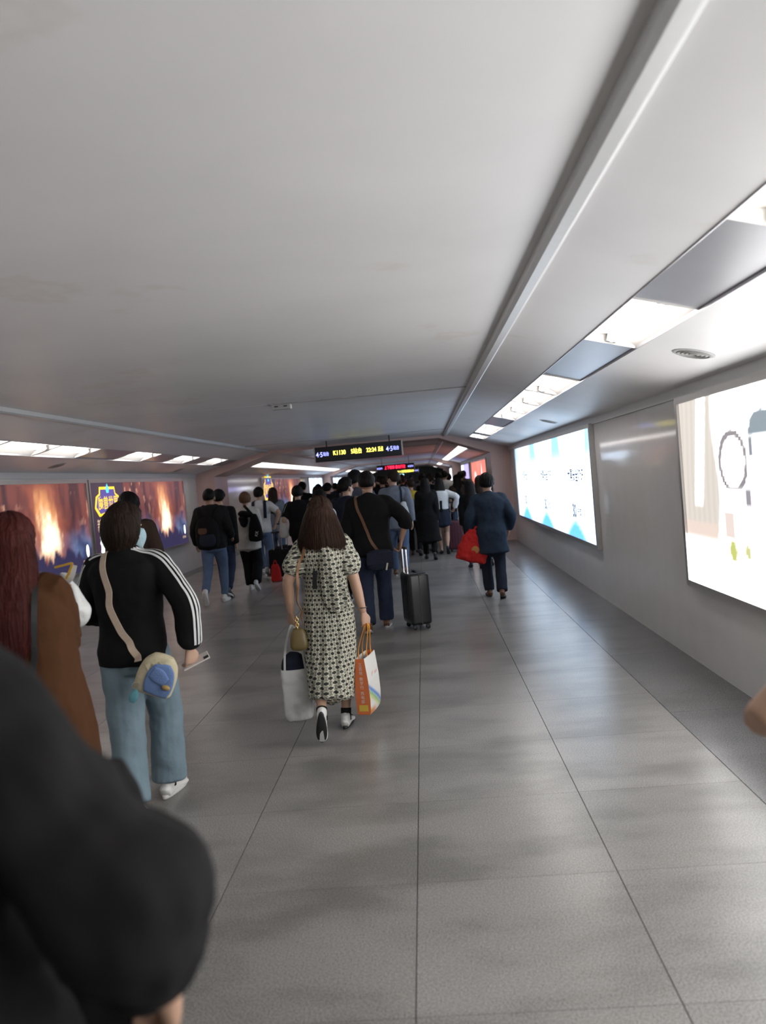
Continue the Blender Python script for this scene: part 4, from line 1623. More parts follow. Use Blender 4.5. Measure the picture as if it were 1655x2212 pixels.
p.band('brown_strap', [(-0.085, 0.02, 1.30), (-0.10, -0.06, 1.33), (-0.125, -0.13, 1.24), (-0.150, -0.15, 1.12), (-0.175, -0.14, 0.98), (-0.195, -0.12, 0.84), (-0.205, -0.10, 0.74)], 0.016, L_TAN, [bod, skirt], 0.006, 0.004)
w = p.J['wr', 1] * p.s
V, F = tube([(w[0] + 0.027 * math.cos(t), w[1] + 0.030 * math.sin(t), w[2] + 0.035) for t in np.linspace(0, 2 * math.pi, 17)], [0.0028] * 17, n=6, ref=(0, 0, 1), sub=1)
MB().add(V, F).build('bracelet', M_BLACK, p.o)
hL = p.to_world(p.J['wr', 0] * p.s + p.J['Rw', 0] @ np.array((0, 0, -0.085)) * p.s)
hR = p.to_world(p.J['wr', 1] * p.s + p.J['Rw', 1] @ np.array((0, 0, -0.085)) * p.s)

# small olive handbag on the brown strap
o = thing('shoulder_bag', 'small olive handbag hanging at left hip of the dotted dress', 'bag', (-0.905, 5.17, 0.585), 0.15)
soft_bag('bag_body', [(0.0, 0.052, 0.045), (0.03, 0.060, 0.052), (0.10, 0.052, 0.042), (0.135, 0.036, 0.025)], mat('olive leather', (0.12, 0.085, 0.028), 0.45, var=0.2), o, disp=0.004)
for k in range(5):
    t = np.linspace(0, 2 * math.pi, 13)
    ax = k % 2
    V, F = tube([(0.0 + (0.010 * math.cos(a) if ax else 0), -0.02 + (0 if ax else 0.010 * math.cos(a)), 0.145 + k * 0.017 + 0.013 * math.sin(a)) for a in t], [0.0026] * 13, n=6, ref=(0.5, 0.5, 0.1), sub=1)
    MB().add(V, F).build('chain_link', M_GOLDM, o)

# white carrier with dark cloth inside
o = thing('carrier_bag', 'white plastic carrier bag with navy clothing inside, in the dress woman\'s left hand', 'bag', (-0.965, 5.28, 0.085), 0.12)
M_BAG = mat('white plastic film', (0.62, 0.63, 0.62), 0.35, var=0.06, bump=0.5, bscale=14)
M_BAG.node_tree.nodes['Principled BSDF'].inputs['Transmission Weight'].default_value = 0.0
soft_bag('bag_body', [(0.0, 0.085, 0.045), (0.03, 0.097, 0.055), (0.16, 0.100, 0.058), (0.30, 0.100, 0.055), (0.345, 0.099, 0.050)], M_BAG, o, ex=4.5, disp=0.016)
soft_bag('navy_clothing', [(0.30, 0.085, 0.042), (0.36, 0.092, 0.044), (0.42, 0.070, 0.036), (0.455, 0.03, 0.02)], C_NAVY, o, ex=2.6, disp=0.03)
hx, hy, hz = (o.matrix_world.inverted() @ Vector((0, 0, 0))) if False else (hL.x + 0.965, hL.y - 5.28, hL.z - 0.085)
for s in (-1, 1):
    for a in (-0.07, 0.07):
        Q = cr([(a, s * 0.045, 0.34), (a * 0.8, s * 0.040, 0.48), (hx * 0.6 + a * 0.35, s * 0.02 + hy * 0.5, 0.60), (hx, hy, hz)], 6)
        ribbon('handle', Q, np.tile(np.array((0, -1.0, 0)), (len(Q), 1)), 0.014, 0.0015, M_BAG, o)

# orange gift bag
o = thing('gift_bag', 'orange and white paper gift bag in the dress woman\'s right hand', 'bag', (-0.492, 5.33, 0.105), -0.20)
M_ORANGE = mat('orange print paper', (0.60, 0.155, 0.050), 0.5, var=0.06)
M_PAPER = mat('white paper', (0.66, 0.65, 0.62), 0.5, var=0.04)
gw, gd, gh = 0.098, 0.27, 0.375


def gusset(y, s):
    rows = [(0.0, 0.040), (0.02, 0.046), (0.10, 0.050), (0.22, 0.046), (0.375, 0.030)]
    V = [(sx * a, y, z) for z, a in rows for sx in (-1, 1)]
    V += [(sx * a, y + s * 0.004, z) for z, a in rows for sx in (-1, 1)]
    k = len(rows) * 2
    F = [(2 * i, 2 * i + 1, 2 * i + 3, 2 * i + 2) for i in range(len(rows) - 1)] + [(k + 2 * i + 2, k + 2 * i + 3, k + 2 * i + 1, k + 2 * i) for i in range(len(rows) - 1)]
    F += [(0, 2, k + 2, k), (2, 4, k + 4, k + 2), (4, 6, k + 6, k + 4), (6, 8, k + 8, k + 6), (1, k + 1, k + 3, 3), (3, k + 3, k + 5, 5), (5, k + 5, k + 7, 7), (7, k + 7, k + 9, 9), (8, 9, k + 9, k + 8), (0, k, k + 1, 1)]
    return V, F


def gift_face(u, v):
    c = np.ones(u.shape + (3,)) * np.array((0.64, 0.63, 0.60))
    def put(mk, col):
        nonlocal c
        c = c + (np.array(col) - c) * np.clip(mk, 0, 1)[..., None]
    a = v - (0.50 - 0.42 * u)
    put(sstep(0.05, 0.03, np.abs(a)), (0.08, 0.20, 0.52))
    put(sstep(0.035, 0.02, np.abs(a + 0.085)), (0.16, 0.36, 0.08))
    put(sstep(0.03, 0.015, np.abs(a + 0.15)), (0.45, 0.50, 0.16))
    put(sstep(0.04, 0.02, np.abs(v - 0.66)) * sstep(0.3, 0.35, u) * (fbm(u * 22, v * 22, 4) > 0.5), (0.55, 0.2, 0.16))
    put(sstep(0.16, 0.05, v) * sstep(0.6, 0.2, u), (0.55, 0.22, 0.06))
    return c


V, F = gusset(-gd / 2, 1)
g1 = MB().add(V, F).build('orange_gusset', M_ORANGE, o)
V, F = gusset(gd / 2, -1)
MB().add(V, F).build('orange_gusset', M_ORANGE, o)
rows = [(0.0, 0.040), (0.02, 0.046), (0.10, 0.050), (0.22, 0.046), (0.375, 0.030)]
M_GIFT = print_mat('gift bag print', 0, False)
for s in (-1, 1):
    nx, nz = 24, 30
    u, v = np.meshgrid(np.linspace(0, 1, nx), np.linspace(0, 1, nz))
    rgb = gift_face(u if s > 0 else 1 - u, v)
    xx = np.interp(v * gh, [r[0] for r in rows], [r[1] for r in rows]) * s + s * 0.006 * np.sin(u * math.pi)
    yv = (u - 0.5) * gd
    yv = yv * (1 - 0.10 * np.exp(-v * 9))
    V = np.stack([xx, yv, v * gh], -1).reshape(-1, 3)
    V = np.vstack([V, V - np.array((s * 0.003, 0, 0))])
    F = [(j * nx + i, j * nx + i + 1, (j + 1) * nx + i + 1, (j + 1) * nx + i) for j in range(nz - 1) for i in range(nx - 1)]
    F = F + [tuple(q + nx * nz for q in f[::-1]) for f in F]
    me = mesh_from(V, F)
    at = me.color_attributes.new('print', 'FLOAT_COLOR', 'POINT')
    rr = np.hstack([rgb.reshape(-1, 3), np.ones((nx * nz, 1))])
    at.data.foreach_set('color', np.vstack([rr, rr]).astype(np.float32).ravel())
    obj('printed_side', me, M_GIFT, o)
MB().box(-0.040, 0.040, -gd / 2, gd / 2, 0.0, 0.004).build('bottom', M_ORANGE, o)
Mv = Matrix.Rotation(math.pi / 2, 4, 'X')
for k, ch in enumerate('三百信教学行西电部'):
    lettering(ch, 0.026, M_PAPER, Matrix.Translation((0.0, -gd / 2 - 0.0015, 0.335 - 0.028 * k - 0.012 * (k // 3))) @ Mv, o, 'bag_lettering')
MB().box(-0.030, 0.030, -gd / 2 - 0.002, -gd / 2, 0.025, 0.065).build('yellow_patch', mat('yellow print', (0.62, 0.44, 0.06), 0.5), o)
inv = (Matrix.Translation((-0.492, 5.33, 0.105)) @ Matrix.Rotation(-0.20, 4, 'Z')).inverted()
hh = inv @ hR
for s in (-1, 1):
    Q = cr([(s * 0.028, -0.05, gh - 0.02), (s * 0.026, -0.045, gh + 0.05), (hh.x + s * 0.012, hh.y - 0.02, hh.z - 0.03), (hh.x, hh.y, hh.z), (hh.x + s * 0.012, hh.y + 0.02, hh.z - 0.03), (s * 0.026, 0.045, gh + 0.05), (s * 0.028, 0.05, gh - 0.02)], 6)
    ribbon('orange_handle', Q, np.tile(np.array((s * 1.0, 0, 0.01)), (len(Q), 1)), 0.014, 0.004, mat('orange webbing', (0.62, 0.24, 0.02), 0.7), o)

# ================================================================== the one in the striped track jacket
p = Person('person in black track jacket with three white sleeve stripes and light jeans', -1.625, 4.17, -0.03, 1.625, 'm', 0, 0.95, 0.06,
           feet=((-0.015, -0.20, 0.085, -0.12), (0.07, 0.15, 0.085, 0.0)),
           hands=((-0.20, 0.30, 1.05), (0.335, -0.03, 0.895)), poles=((-0.8, -0.8, -0.3), (1, -0.5, 0.1)), tone=1, head_yaw=-0.25, head_pitch=-0.12, grip=(True, True), turn_hand=(0, -0.9))
jk = p.top('track_jacket', C_BLACK, 0.845, 1.0, 0.034, [(-0.02, 0.076), (0.12, 0.078), (0.5, 0.076), (0.8, 0.076), (0.93, 0.074), (1.0, 0.048)], collar=0.055, disp=0.02)
W3 = mat('white tape', (0.62, 0.63, 0.63), 0.6, var=0.05)
J = p.J
for i, sd in ((1, 1), (0, -1)):
    a, b, c = J['sh', i], J['el', i], J['wr', i]
    base = [J['neck'] + np.array((sd * 0.055, -0.035, 0.03)), a + np.array((-sd * 0.04, -0.02, 0.085))]
    for k in range(3):
        pts = [base[0] + np.array((0, -0.012 * (k - 1) * 1.6, 0)), base[1] + np.array((0, -0.03 * (k - 1), 0))]
        for t in (0.06, 0.2, 0.35, 0.5, 0.62, 0.75, 0.9, 0.97):
            l1, l2 = 0.285, 0.25
            d = t * (l1 + l2)
            ax = a + (b - a) * d / l1 if d < l1 else b + (c - b) * (d - l1) / l2
            dirn = (b - a) if d < l1 else (c - b)
            dirn = dirn / np.linalg.norm(dirn)
            out = np.array((sd, -0.55, 0.25))
            out = out - (out @ dirn) * dirn
            out /= np.linalg.norm(out)
            sidev = np.cross(dirn, out)
            pts.append(ax + out * 0.082 + sidev * 0.026 * (k - 1) * (1 if sd > 0 else -1))
        p.band('sleeve_stripe', np.array(pts) * p.s, 0.0125, W3, [jk], 0.002, 0.0015)
p.trousers(C_JEAN, [(0.0, 0.106), (0.2, 0.110), (0.48, 0.100), (0.7, 0.096), (0.99, 0.100)], 0.985, disp=0.018)
p.shoes(L_WHITE, R_WHITE, socks=C_BLACK)
p.hair('short', H_DARK, [(0.085, -0.03, 0.070, 0.075), (0.05, -0.035, 0.096, 0.10), (0.0, -0.040, 0.102, 0.100), (-0.05, -0.045, 0.096, 0.090), (-0.095, -0.050, 0.078, 0.070), (-0.125, -0.052, 0.055, 0.050)], 9, 0.010, ridge=0.06, strands=450)
# face mask with its ear loop, and an earphone wire
hm = lambda q: (p.Rh @ np.array(q)) * p.head_s + p.J['head'] * p.s
V, F = tube([(0, 0.055, -0.005), (0, 0.062, -0.045), (0, 0.055, -0.10)], [(0.072, 0.050), (0.078, 0.062), (0.060, 0.050)], n=24, sub=4)
V = np.array([hm(v) for v in V])
mk = MB().add(V, F).build('face_mask', mat('pale blue mask', (0.34, 0.50, 0.56), 0.8), p.o, smooth=True)
for s in (-1, 1):
    cord('ear_loop', [hm((s * 0.066, 0.04, -0.02)), hm((s * 0.084, -0.002, 0.012)), hm((s * 0.086, -0.022, -0.012)), hm((s * 0.066, 0.03, -0.06))], 0.0016, W3, mk)
cord('earphone_wire', [hm((0.085, 0.0, -0.03)), hm((0.095, 0.01, -0.09)), hm((0.115, 0.04, -0.17)), hm((0.15, 0.10, -0.26)), hm((0.16, 0.15, -0.34))], 0.0018, W3, p.o)
sh = p.s
p.band('cream_strap', [(-0.075 * sh, 0.0, 1.47 * sh), (-0.085 * sh, -0.07, 1.44 * sh), (-0.07 * sh, -0.16, 1.33 * sh), (-0.03, -0.19, 1.18 * sh), (0.02, -0.19, 1.04 * sh), (0.065, -0.19, 0.93 * sh), (0.10, -0.20, 0.87 * sh)], 0.036, mat('cream webbing', (0.50, 0.40, 0.31), 0.8), [jk], 0.004, 0.004)

# cream and blue novelty bag at the hip
o = thing('crossbody_bag', 'small cream and blue crossbody bag with yellow knob on the track jacket wearer\'s hip', 'bag', (-1.475, 3.955, 0.665), 0.25)
o.rotation_euler = (0.05, 0.42, 0.22)
M_CREAM = mat('cream felt', (0.52, 0.46, 0.31), 0.85, bump=0.2, bscale=120)
M_BLUEB = mat('soft blue felt', (0.125, 0.20, 0.40), 0.85, bump=0.2, bscale=120)
soft_bag('bag_body', [(0.0, 0.085, 0.035), (0.02, 0.098, 0.046), (0.10, 0.100, 0.050), (0.165, 0.085, 0.046), (0.205, 0.05, 0.035)], M_CREAM, o, ex=3.2, disp=0.0, voxel=0.006)
V, F = tube([(0.018, -0.048, 0.015), (0.020, -0.052, 0.06), (0.016, -0.052, 0.13), (0.010, -0.046, 0.172)], [(0.060, 0.012), (0.072, 0.014), (0.066, 0.014), (0.038, 0.012)], n=20, ex=3, sub=4)
MB().add(V, F).build('blue_front', M_BLUEB, o, smooth=True)
V, F = tube([(-0.030, -0.062, 0.125), (0.01, -0.068, 0.115), (0.052, -0.070, 0.095)], [(0.030, 0.008), (0.038, 0.010), (0.024, 0.008)], n=14, ref=(0, 1, 0), sub=4, ex=3)
MB().add(V, F).build('blue_flap', M_BLUEB, o, smooth=True)
V, F = ellipsoid((0.062, -0.076, 0.072), (0.022, 0.014, 0.013), 14, 10)
V2, F2 = ellipsoid((0.078, -0.078, 0.066), (0.010, 0.010, 0.008), 10, 8)
MB().add(V, F).build('yellow_knob', mat('ochre knob', (0.36, 0.24, 0.075), 0.6), o, smooth=True)
for k in range(3):
    V = [(-0.075 + 0.030 * k, -0.050, 0.150 + 0.016 * k), (-0.045 + 0.030 * k, -0.050, 0.166 + 0.014 * k), (-0.048 + 0.030 * k, -0.058, 0.125 + 0.018 * k), (-0.058 + 0.030 * k, -0.046, 0.140 + 0.016 * k)]
    obj('scallop', mesh_from(V, [(0, 1, 2), (0, 3, 1), (0, 2, 3), (1, 3, 2)]), M_CREAM, o)
t = np.linspace(0, 2 * math.pi, 17)
V, F = tube([(-0.085 + 0.016 * math.cos(a), -0.045, 0.03 + 0.016 * math.sin(a)) for a in t], [0.0022] * 17, n=6, ref=(0, 1, 0.01), sub=1)
ring_o = MB().add(V, F).build('key_ring', M_STEEL, o)
soft_bag('teal_charm', [(-0.055, 0.012, 0.008), (-0.03, 0.022, 0.012), (0.0, 0.016, 0.01), (0.015, 0.006, 0.005)], mat('teal fluff', (0.10, 0.28, 0.33), 0.9), ring_o, disp=0.008, voxel=0.005).location = (-0.075, -0.045, 0.0)
# phone in the right hand
w = p.to_world(p.J['wr', 1] * p.s + p.J['Rw', 1] @ np.array((-0.01, 0.01, -0.095)) * p.s)
o = thing('mobile_phone', 'white mobile phone in the track jacket wearer\'s right hand', 'phone', w)
o.rotation_euler = (0.35, -0.35, 0.35)
MB().box(-0.055, 0.095, -0.040, 0.034, -0.0045, 0.0045).build('phone_case', mat('phone white', (0.62, 0.58, 0.55), 0.35), o, bevel=0.004)
MB().box(0.062, 0.090, -0.036, -0.012, -0.007, 0.007).build('camera_island', M_BLACK, o, bevel=0.002)

# ================================================================== the auburn-haired woman at the left edge
p = Person('woman with long auburn hair in an ochre brown coat at the left edge', -1.66, 3.08, 0.03, 1.635, 'f', 0, 1.12, 0.03,
           feet=((-0.085, 0.12, 0.085, 0), (0.085, -0.2, 0.12, -0.35)),
           hands=((-0.22, 0.05, 0.85), (0.06, 0.33, 1.27)), poles=((-0.3, -1, 0), (0.25, -0.5, -1)), tone=0, grip=(False, True))
ct = p.top('coat', C_OCHRE, 0.60, 1.0, 0.035, flare=0.06, collar=0.03, disp=0.018, rows=[(0.50, 0.235, 0.175, -0.02), (0.80, 0.215, 0.165, -0.015), (0.92, 0.20, 0.150, -0.014), (1.04, 0.175, 0.13, 0.0), (1.18, 0.165, 0.120, -0.004), (1.30, 0.165, 0.122, -0.016), (1.375, 0.158, 0.106, -0.022), (1.425, 0.102, 0.074, -0.022), (1.462, 0.06, 0.058, -0.02)])
p.trousers(C_BLACK)
p.shoes(L_BLACK, R_BLACK, laces=False)
p.hair('long', H_AUBURN, [(0.09, -0.03, 0.055, 0.06), (0.05, -0.035, 0.090, 0.088), (0.0, -0.045, 0.102, 0.094), (-0.08, -0.065, 0.116, 0.092), (-0.18, -0.105, 0.128, 0.090), (-0.30, -0.140, 0.132, 0.078), (-0.38, -0.155, 0.122, 0.06), (-0.44, -0.16, 0.09, 0.04)], 15, strands=900)
p.band('black_strap', [(0.105, 0.03, 1.36), (0.115, -0.06, 1.37), (0.13, -0.13, 1.25), (0.135, -0.17, 1.12), (0.12, -0.19, 1.0), (0.10, -0.20, 0.9)], 0.022, L_BLACK, [ct], 0.004, 0.004)
hw_ = p.to_world(p.J['wr', 1] * p.s + p.J['Rw', 1] @ np.array((0, 0, -0.08)) * p.s)
o = thing('shoulder_bag', 'black leather bag on the back of the ochre brown coat', 'bag', (-1.66, 2.80, 0.66), 0.0)
soft_bag('bag_body', [(0.0, 0.105, 0.055), (0.04, 0.125, 0.070), (0.16, 0.125, 0.066), (0.26, 0.10, 0.045)], L_BLACK, o, ex=3, disp=0.01)
MB().box(-0.10, 0.10, -0.078, -0.070, 0.15, 0.16).build('zip', M_STEEL, o)
o = thing('carrier_bag', 'crumpled white plastic bag held up by the auburn-haired woman', 'bag', (-1.635, 3.47, 1.115), 0)
soft_bag('bag_body', [(0.0, 0.05, 0.04), (0.03, 0.085, 0.065), (0.09, 0.085, 0.065), (0.15, 0.062, 0.048), (0.21, 0.030, 0.02), (0.245, 0.02, 0.012)], M_BAG, o, ex=2.3, disp=0.045, voxel=0.006, dscale=0.09)
ribbon('bag_ear', cr([(0.02, -0.02, 0.20), (0.05, -0.03, 0.23), (0.062, -0.02, 0.275)], 6), np.tile(np.array((0, -1.0, 0)), (13, 1)), 0.022, 0.002, M_BAG, o)
o = thing('yellow_strap_loop', 'bent yellow strap beside the auburn-haired woman\'s raised hand', 'strap', (-1.60, 3.42, 1.37))
ribbon('strap_piece', cr([(-0.05, 0, 0.020), (0.0, -0.002, 0.028), (0.030, 0, 0.030), (0.012, -0.004, -0.01), (-0.004, 0, -0.035)], 6), np.tile(np.array((0, -1.0, 0)), (25, 1)), 0.010, 0.004, mat('yellow plastic', (0.55, 0.32, 0.03), 0.5), o)

# ================================================================== the dark coat at the lower left, close to the viewer
p = Person('person in loose black jacket filling the lower left corner, close up', -0.765, 0.93, 0.0, 1.84, 'm', 0, 1.05, 0.0,
           feet=((-0.09, 0.15, 0.085, 0), (0.09, -0.2, 0.12, -0.4)), crouch=0.045,
           hands=((-0.22, 0.2, 0.92), (0.315, 0.13, 0.905)), poles=((-0.6, -1, 0), (1, -0.8, -0.3)), tone=0, grip=(False, True))
p.top('jacket', C_BLACK2, 0.80, 0.87, 0.045, [(-0.02, 0.072), (0.12, 0.074), (0.35, 0.082), (0.5, 0.098), (0.62, 0.094), (0.78, 0.072), (0.87, 0.052)], flare=0.08, collar=0.05, disp=0.045)
o = thing('shoulder_bag', 'large black bag under the arm of the close-up black jacket', 'bag', (-0.665, 1.33, 0.66), 0.1)
soft_bag('bag_body', [(0.0, 0.12, 0.06), (0.05, 0.15, 0.08), (0.25, 0.155, 0.08), (0.45, 0.13, 0.065), (0.54, 0.10, 0.03)], C_BLACK, o, ex=3.2, disp=0.02)
MB().box(-0.11, 0.11, -0.094, -0.088, 0.28, 0.286).build('zip', M_STEEL, o)
for s_ in (-1, 1):
    ribbon('bag_strap', cr([(-0.06, s_ * 0.02, 0.50), (-0.03, s_ * 0.02 - 0.10, 0.62), (-0.01, s_ * 0.02 - 0.30, 0.78)], 6), np.tile(np.array((0.5, -1, 0.3)), (13, 1)), 0.03, 0.005, L_BLACK, o)
p.trousers(C_BLACK)
p.shoes(L_BLACK, R_BLACK)
p.hair('short', H_BLACK, None, 31)

# ================================================================== bare elbow at the right edge
p = Person('person mostly out of frame on the right, only a bare bent elbow showing', 0.985, 1.56, 0.0, 1.60, 'm', 1, 1.0, 0.02,
           feet=((-0.085, 0.12, 0.085, 0), (0.085, -0.2, 0.12, -0.35)),
           hands=((-0.21, 0.26, 1.13), (0.25, 0.0, 0.86)), poles=((-1.0, -0.3, -0.5), (0.5, -1, 0)), tone=1)
p.top('shirt', C_GREY, 0.86, 0.36, 0.02)
p.trousers(C_JEAN_D)
p.shoes(L_BROWN, R_BLACK)
p.hair('short', H_BLACK, None, 41)

# ================================================================== man with the black suitcase
p = Person('broad man in black shirt and dark jeans pulling a black suitcase', -0.615, 8.66, 0.04, 1.745, 'm', 1, 1.13, 0.03,
           feet=((-0.10, -0.16, 0.10, -0.30), (0.085, 0.18, 0.085, 0.0)),
           hands=((-0.26, 0.12, 0.88), (0.315, -0.03, 0.945)), poles=((-0.5, -1, 0), (1, -0.4, 0.1)), tone=2, grip=(False, True))
tp = p.top('black_shirt', C_BLACK, 0.83, 0.72, 0.034, [(-0.02, 0.078), (0.12, 0.082), (0.4, 0.08), (0.6, 0.074), (0.72, 0.064)], collar=0.025, disp=0.02)
p.trousers(C_JEAN_D, [(0.0, 0.115), (0.2, 0.108), (0.48, 0.086), (0.7, 0.082), (0.98, 0.080)], 0.985)
p.shoes(L_BROWN, R_WHITE)
p.hair('crop', H_BLACK, None, 51, 0.004)
p.band('leather_strap', [(-0.125, 0.0, 1.47), (-0.13, -0.09, 1.45), (-0.115, -0.17, 1.34), (-0.06, -0.20, 1.17), (-0.01, -0.20, 1.03), (0.04, -0.20, 0.93), (0.08, -0.21, 0.88)], 0.030, L_BROWN, [tp], 0.005, 0.005)
o = thing('crossbody_bag', 'dark navy satchel at the hip of the man in the black shirt', 'bag', (-0.525, 8.41, 0.70), 0.1)
soft_bag('bag_body', [(0.0, 0.125, 0.05), (0.03, 0.145, 0.062), (0.13, 0.145, 0.060), (0.20, 0.12, 0.045)], C_NAVY, o, ex=3.2, disp=0.008)
MB().box(-0.14, 0.14, -0.068, -0.058, 0.06, 0.19).build('flap', cloth('navy flap', (0.02, 0.022, 0.038)), o, bevel=0.01)
MB().box(0.045, 0.062, -0.078, -0.066, 0.01, 0.085).build('pale_tag', mat('pale tag', (0.5, 0.46, 0.38), 0.6), o).rotation_euler = (0, 0.25, 0)
suitcase('glossy black ribbed suitcase pulled by the broad man in black', -0.185, 8.66, -1.28, 0.36, 0.235, 0.56, mat('black abs', (0.016, 0.016, 0.018), 0.32, var=0.1), 6, 0.265, tilt=0.0)

# ================================================================== man in dark blue with the red bag
p = Person('man in dark ink-blue jacket walking alone on the right with a red bag', 0.815, 10.33, -0.03, 1.59, 'm', 1, 1.12, 0.02,
           feet=((-0.075, 0.12, 0.085, 0.0), (0.085, -0.16, 0.10, -0.25)),
           hands=((-0.29, 0.04, 0.90), (0.26, 0.10, 0.93)), poles=((-0.5, -1, 0), (0.7, -1, 0)), tone=0, grip=(True, False))
p.top('jacket', C_INK, 0.64, 0.98, 0.036, [(-0.02, 0.078), (0.12, 0.08), (0.5, 0.074), (0.8, 0.066), (0.98, 0.056)], flare=0.03, collar=0.03, disp=0.02)
p.trousers(C_NAVY, [(0.0, 0.105), (0.2, 0.1), (0.48, 0.082), (0.7, 0.078), (0.98, 0.074)], 0.985)
p.shoes(L_BROWN, R_BLACK, laces=False)
p.hair('bowl', H_BLACK, None, 61)
o = thing('carry_bag', 'large red fabric bag in the left hand of the man in dark blue', 'bag', (0.52, 10.26, 0.50), 0.15)
o.rotation_euler = (0, 0.30, 0.1)
soft_bag('bag_body', [(0.0, 0.185, 0.045), (0.03, 0.195, 0.06), (0.15, 0.19, 0.06), (0.30, 0.155, 0.045), (0.40, 0.10, 0.02)], cloth('red fabric', (0.42, 0.022, 0.020), 0.5, 10), o, ex=3.2, disp=0.03)
for s in (-1, 1):
    ribbon('red_handle', cr([(-0.05, s * 0.015, 0.38), (-0.03, s * 0.012, 0.44), (0.0, 0, 0.46), (0.03, s * 0.012, 0.44), (0.05, s * 0.015, 0.38)], 6), np.tile(np.array((0, -1.0, 0.0)), (25, 1)), 0.02, 0.004, MATS['red fabric'], o)
V, F = ellipsoid((0.02, -0.062, 0.16), (0.05, 0.004, 0.05), 16, 8)
MB().add(V, F).build('gold_motif', mat('dull gold print', (0.36, 0.16, 0.03), 0.6), o)

# ================================================================== person near the left wall, in brown
p = Person('person in dark brown jacket by the fiery poster, behind the track jacket', -3.02, 8.0, 0.0, 1.72, 'm', 1, 1.05, 0.02,
           hands=((-0.23, 0.1, 0.86), (0.25, 0.12, 0.92)), poles=((-0.25, -1, 0), (0.4, -1, 0)), tone=2)
p.top('jacket', C_BROWN, 0.82, 0.97, 0.03, collar=0.03)
p.trousers(C_NAVY)
p.shoes(L_BLACK, R_WHITE)
p.hair('bowl', H_BLACK, None, 71)

# ================================================================== the pair with the backpack
p = Person('man in black hoodie and blue jeans wearing a round dark backpack', -3.25, 11.9, 0.03, 1.73, 'm', 1, 1.03, 0.03,
           feet=((-0.10, -0.34, 0.20, -0.95), (0.075, 0.10, 0.085, 0.0)), tone=2, hands=((-0.27, 0.10, 0.90), (0.24, 0.20, 0.98)))
p.top('hoodie', C_BLACK2, 0.84, 1.0, 0.04, hood=True, disp=0.02)
p.trousers(C_JEAN_M, [(0.0, 0.10), (0.2, 0.094), (0.48, 0.07), (0.7, 0.064), (0.97, 0.056)])
p.shoes(L_WHITE, R_WHITE)
p.hair('crop', H_BLACK, None, 81, 0.004)
o = thing('backpack', 'round dark backpack with faint brown and blue patches on the hoodie wearer', 'backpack', (-3.27, 11.70, 0.84), 0.0)
soft_bag('pack_body', [(0.0, 0.13, 0.06), (0.05, 0.165, 0.10), (0.22, 0.175, 0.115), (0.38, 0.155, 0.095), (0.47, 0.08, 0.05)], C_BLACK, o, ex=2.6, disp=0.012, voxel=0.011)
soft_bag('front_pocket', [(0.05, 0.09, 0.03), (0.09, 0.12, 0.04), (0.18, 0.12, 0.04), (0.22, 0.10, 0.03)], C_NAVY, o, ex=3, voxel=0.01).location = (0.02, -0.10, 0)
soft_bag('brown_patch', [(0.23, 0.05, 0.02), (0.27, 0.07, 0.03), (0.32, 0.06, 0.02)], mat('brown print', (0.075, 0.032, 0.016), 0.8), o, voxel=0.01).location = (-0.04, -0.095, 0)
for s in (-1, 1):
    ribbon('shoulder_strap', cr([(s * 0.09, 0.02, 0.44), (s * 0.12, 0.06, 0.56), (s * 0.125, 0.16, 0.62), (s * 0.135, 0.27, 0.55)], 6), np.tile(np.array((0, -0.4, 1.0)), (19, 1)), 0.05, 0.012, C_BLACK, o)
p = Person('person in black jacket half hidden behind the hoodie and backpack', -3.27, 12.55, 0.0, 1.70, 'm', 2, 1.0, 0.03, tone=1)
p.top('jacket', C_BLACK, 0.84, 1.0, 0.035)
p.trousers(C_JEAN_D)
p.shoes(L_BLACK, R_WHITE)
p.hair('short', H_BLACK, None, 83)

# ================================================================== white shirt with the black bag over the back
p = Person('brown-haired person in loose white shirt and wide black trousers with white sneakers', -2.98, 13.1, 0.03, 1.62, 'f', 1, 1.02, 0.04,
           feet=((-0.02, -0.05, 0.085, 0.0), (0.12, -0.26, 0.16, -0.7)), tone=1, hands=((-0.25, 0.08, 0.90), (0.16, 0.22, 1.02)))
tp = p.top('white_shirt', C_OFFW, 0.74, 0.95, 0.05, flare=0.02, disp=0.03)
p.trousers(C_BLACK, [(0.0, 0.105), (0.2, 0.105), (0.48, 0.095), (0.7, 0.09), (0.97, 0.088)])
p.shoes(L_WHITE, R_WHITE)
p.hair('bowl', H_LIGHT, None, 91)
p.wear('shoulder_cape', [tube([(-0.08, -0.12, 1.36), (0.0, -0.155, 1.36), (0.09, -0.155, 1.33), (0.15, -0.11, 1.28)], [(0.07, 0.045), (0.10, 0.045), (0.10, 0.045), (0.07, 0.045)], n=14, ref=(0, 0, 1)), tube([(-0.02, -0.18, 1.30), (-0.01, -0.185, 1.18), (0.0, -0.185, 1.12)], [(0.09, 0.03), (0.08, 0.03), (0.03, 0.02)], n=12)], C_BLACK, 0.02)
o = thing('backpack', 'black sling bag with white lettering on the white shirt wearer\'s back', 'backpack', (-2.80, 12.88, 0.83), 0.05)
soft_bag('bag_body', [(0.0, 0.10, 0.05), (0.04, 0.12, 0.06), (0.18, 0.11, 0.06), (0.34, 0.075, 0.045), (0.44, 0.04, 0.03)], C_BLACK, o, ex=3, disp=0.01, voxel=0.01)
lettering('KK', 0.07, M_PAPER, Matrix.Translation((0.03, -0.082, 0.12)) @ Matrix.Rotation(math.pi / 2, 4, 'X') @ Matrix.Rotation(1.3, 4, 'Z'), o, 'bag_lettering')
ribbon('sling_strap', cr([(-0.02, -0.01, 0.42), (-0.10, 0.03, 0.52), (-0.17, 0.14, 0.585)], 6), np.tile(np.array((0, -1, 0.3)), (13, 1)), 0.045, 0.01, C_BLACK, o)

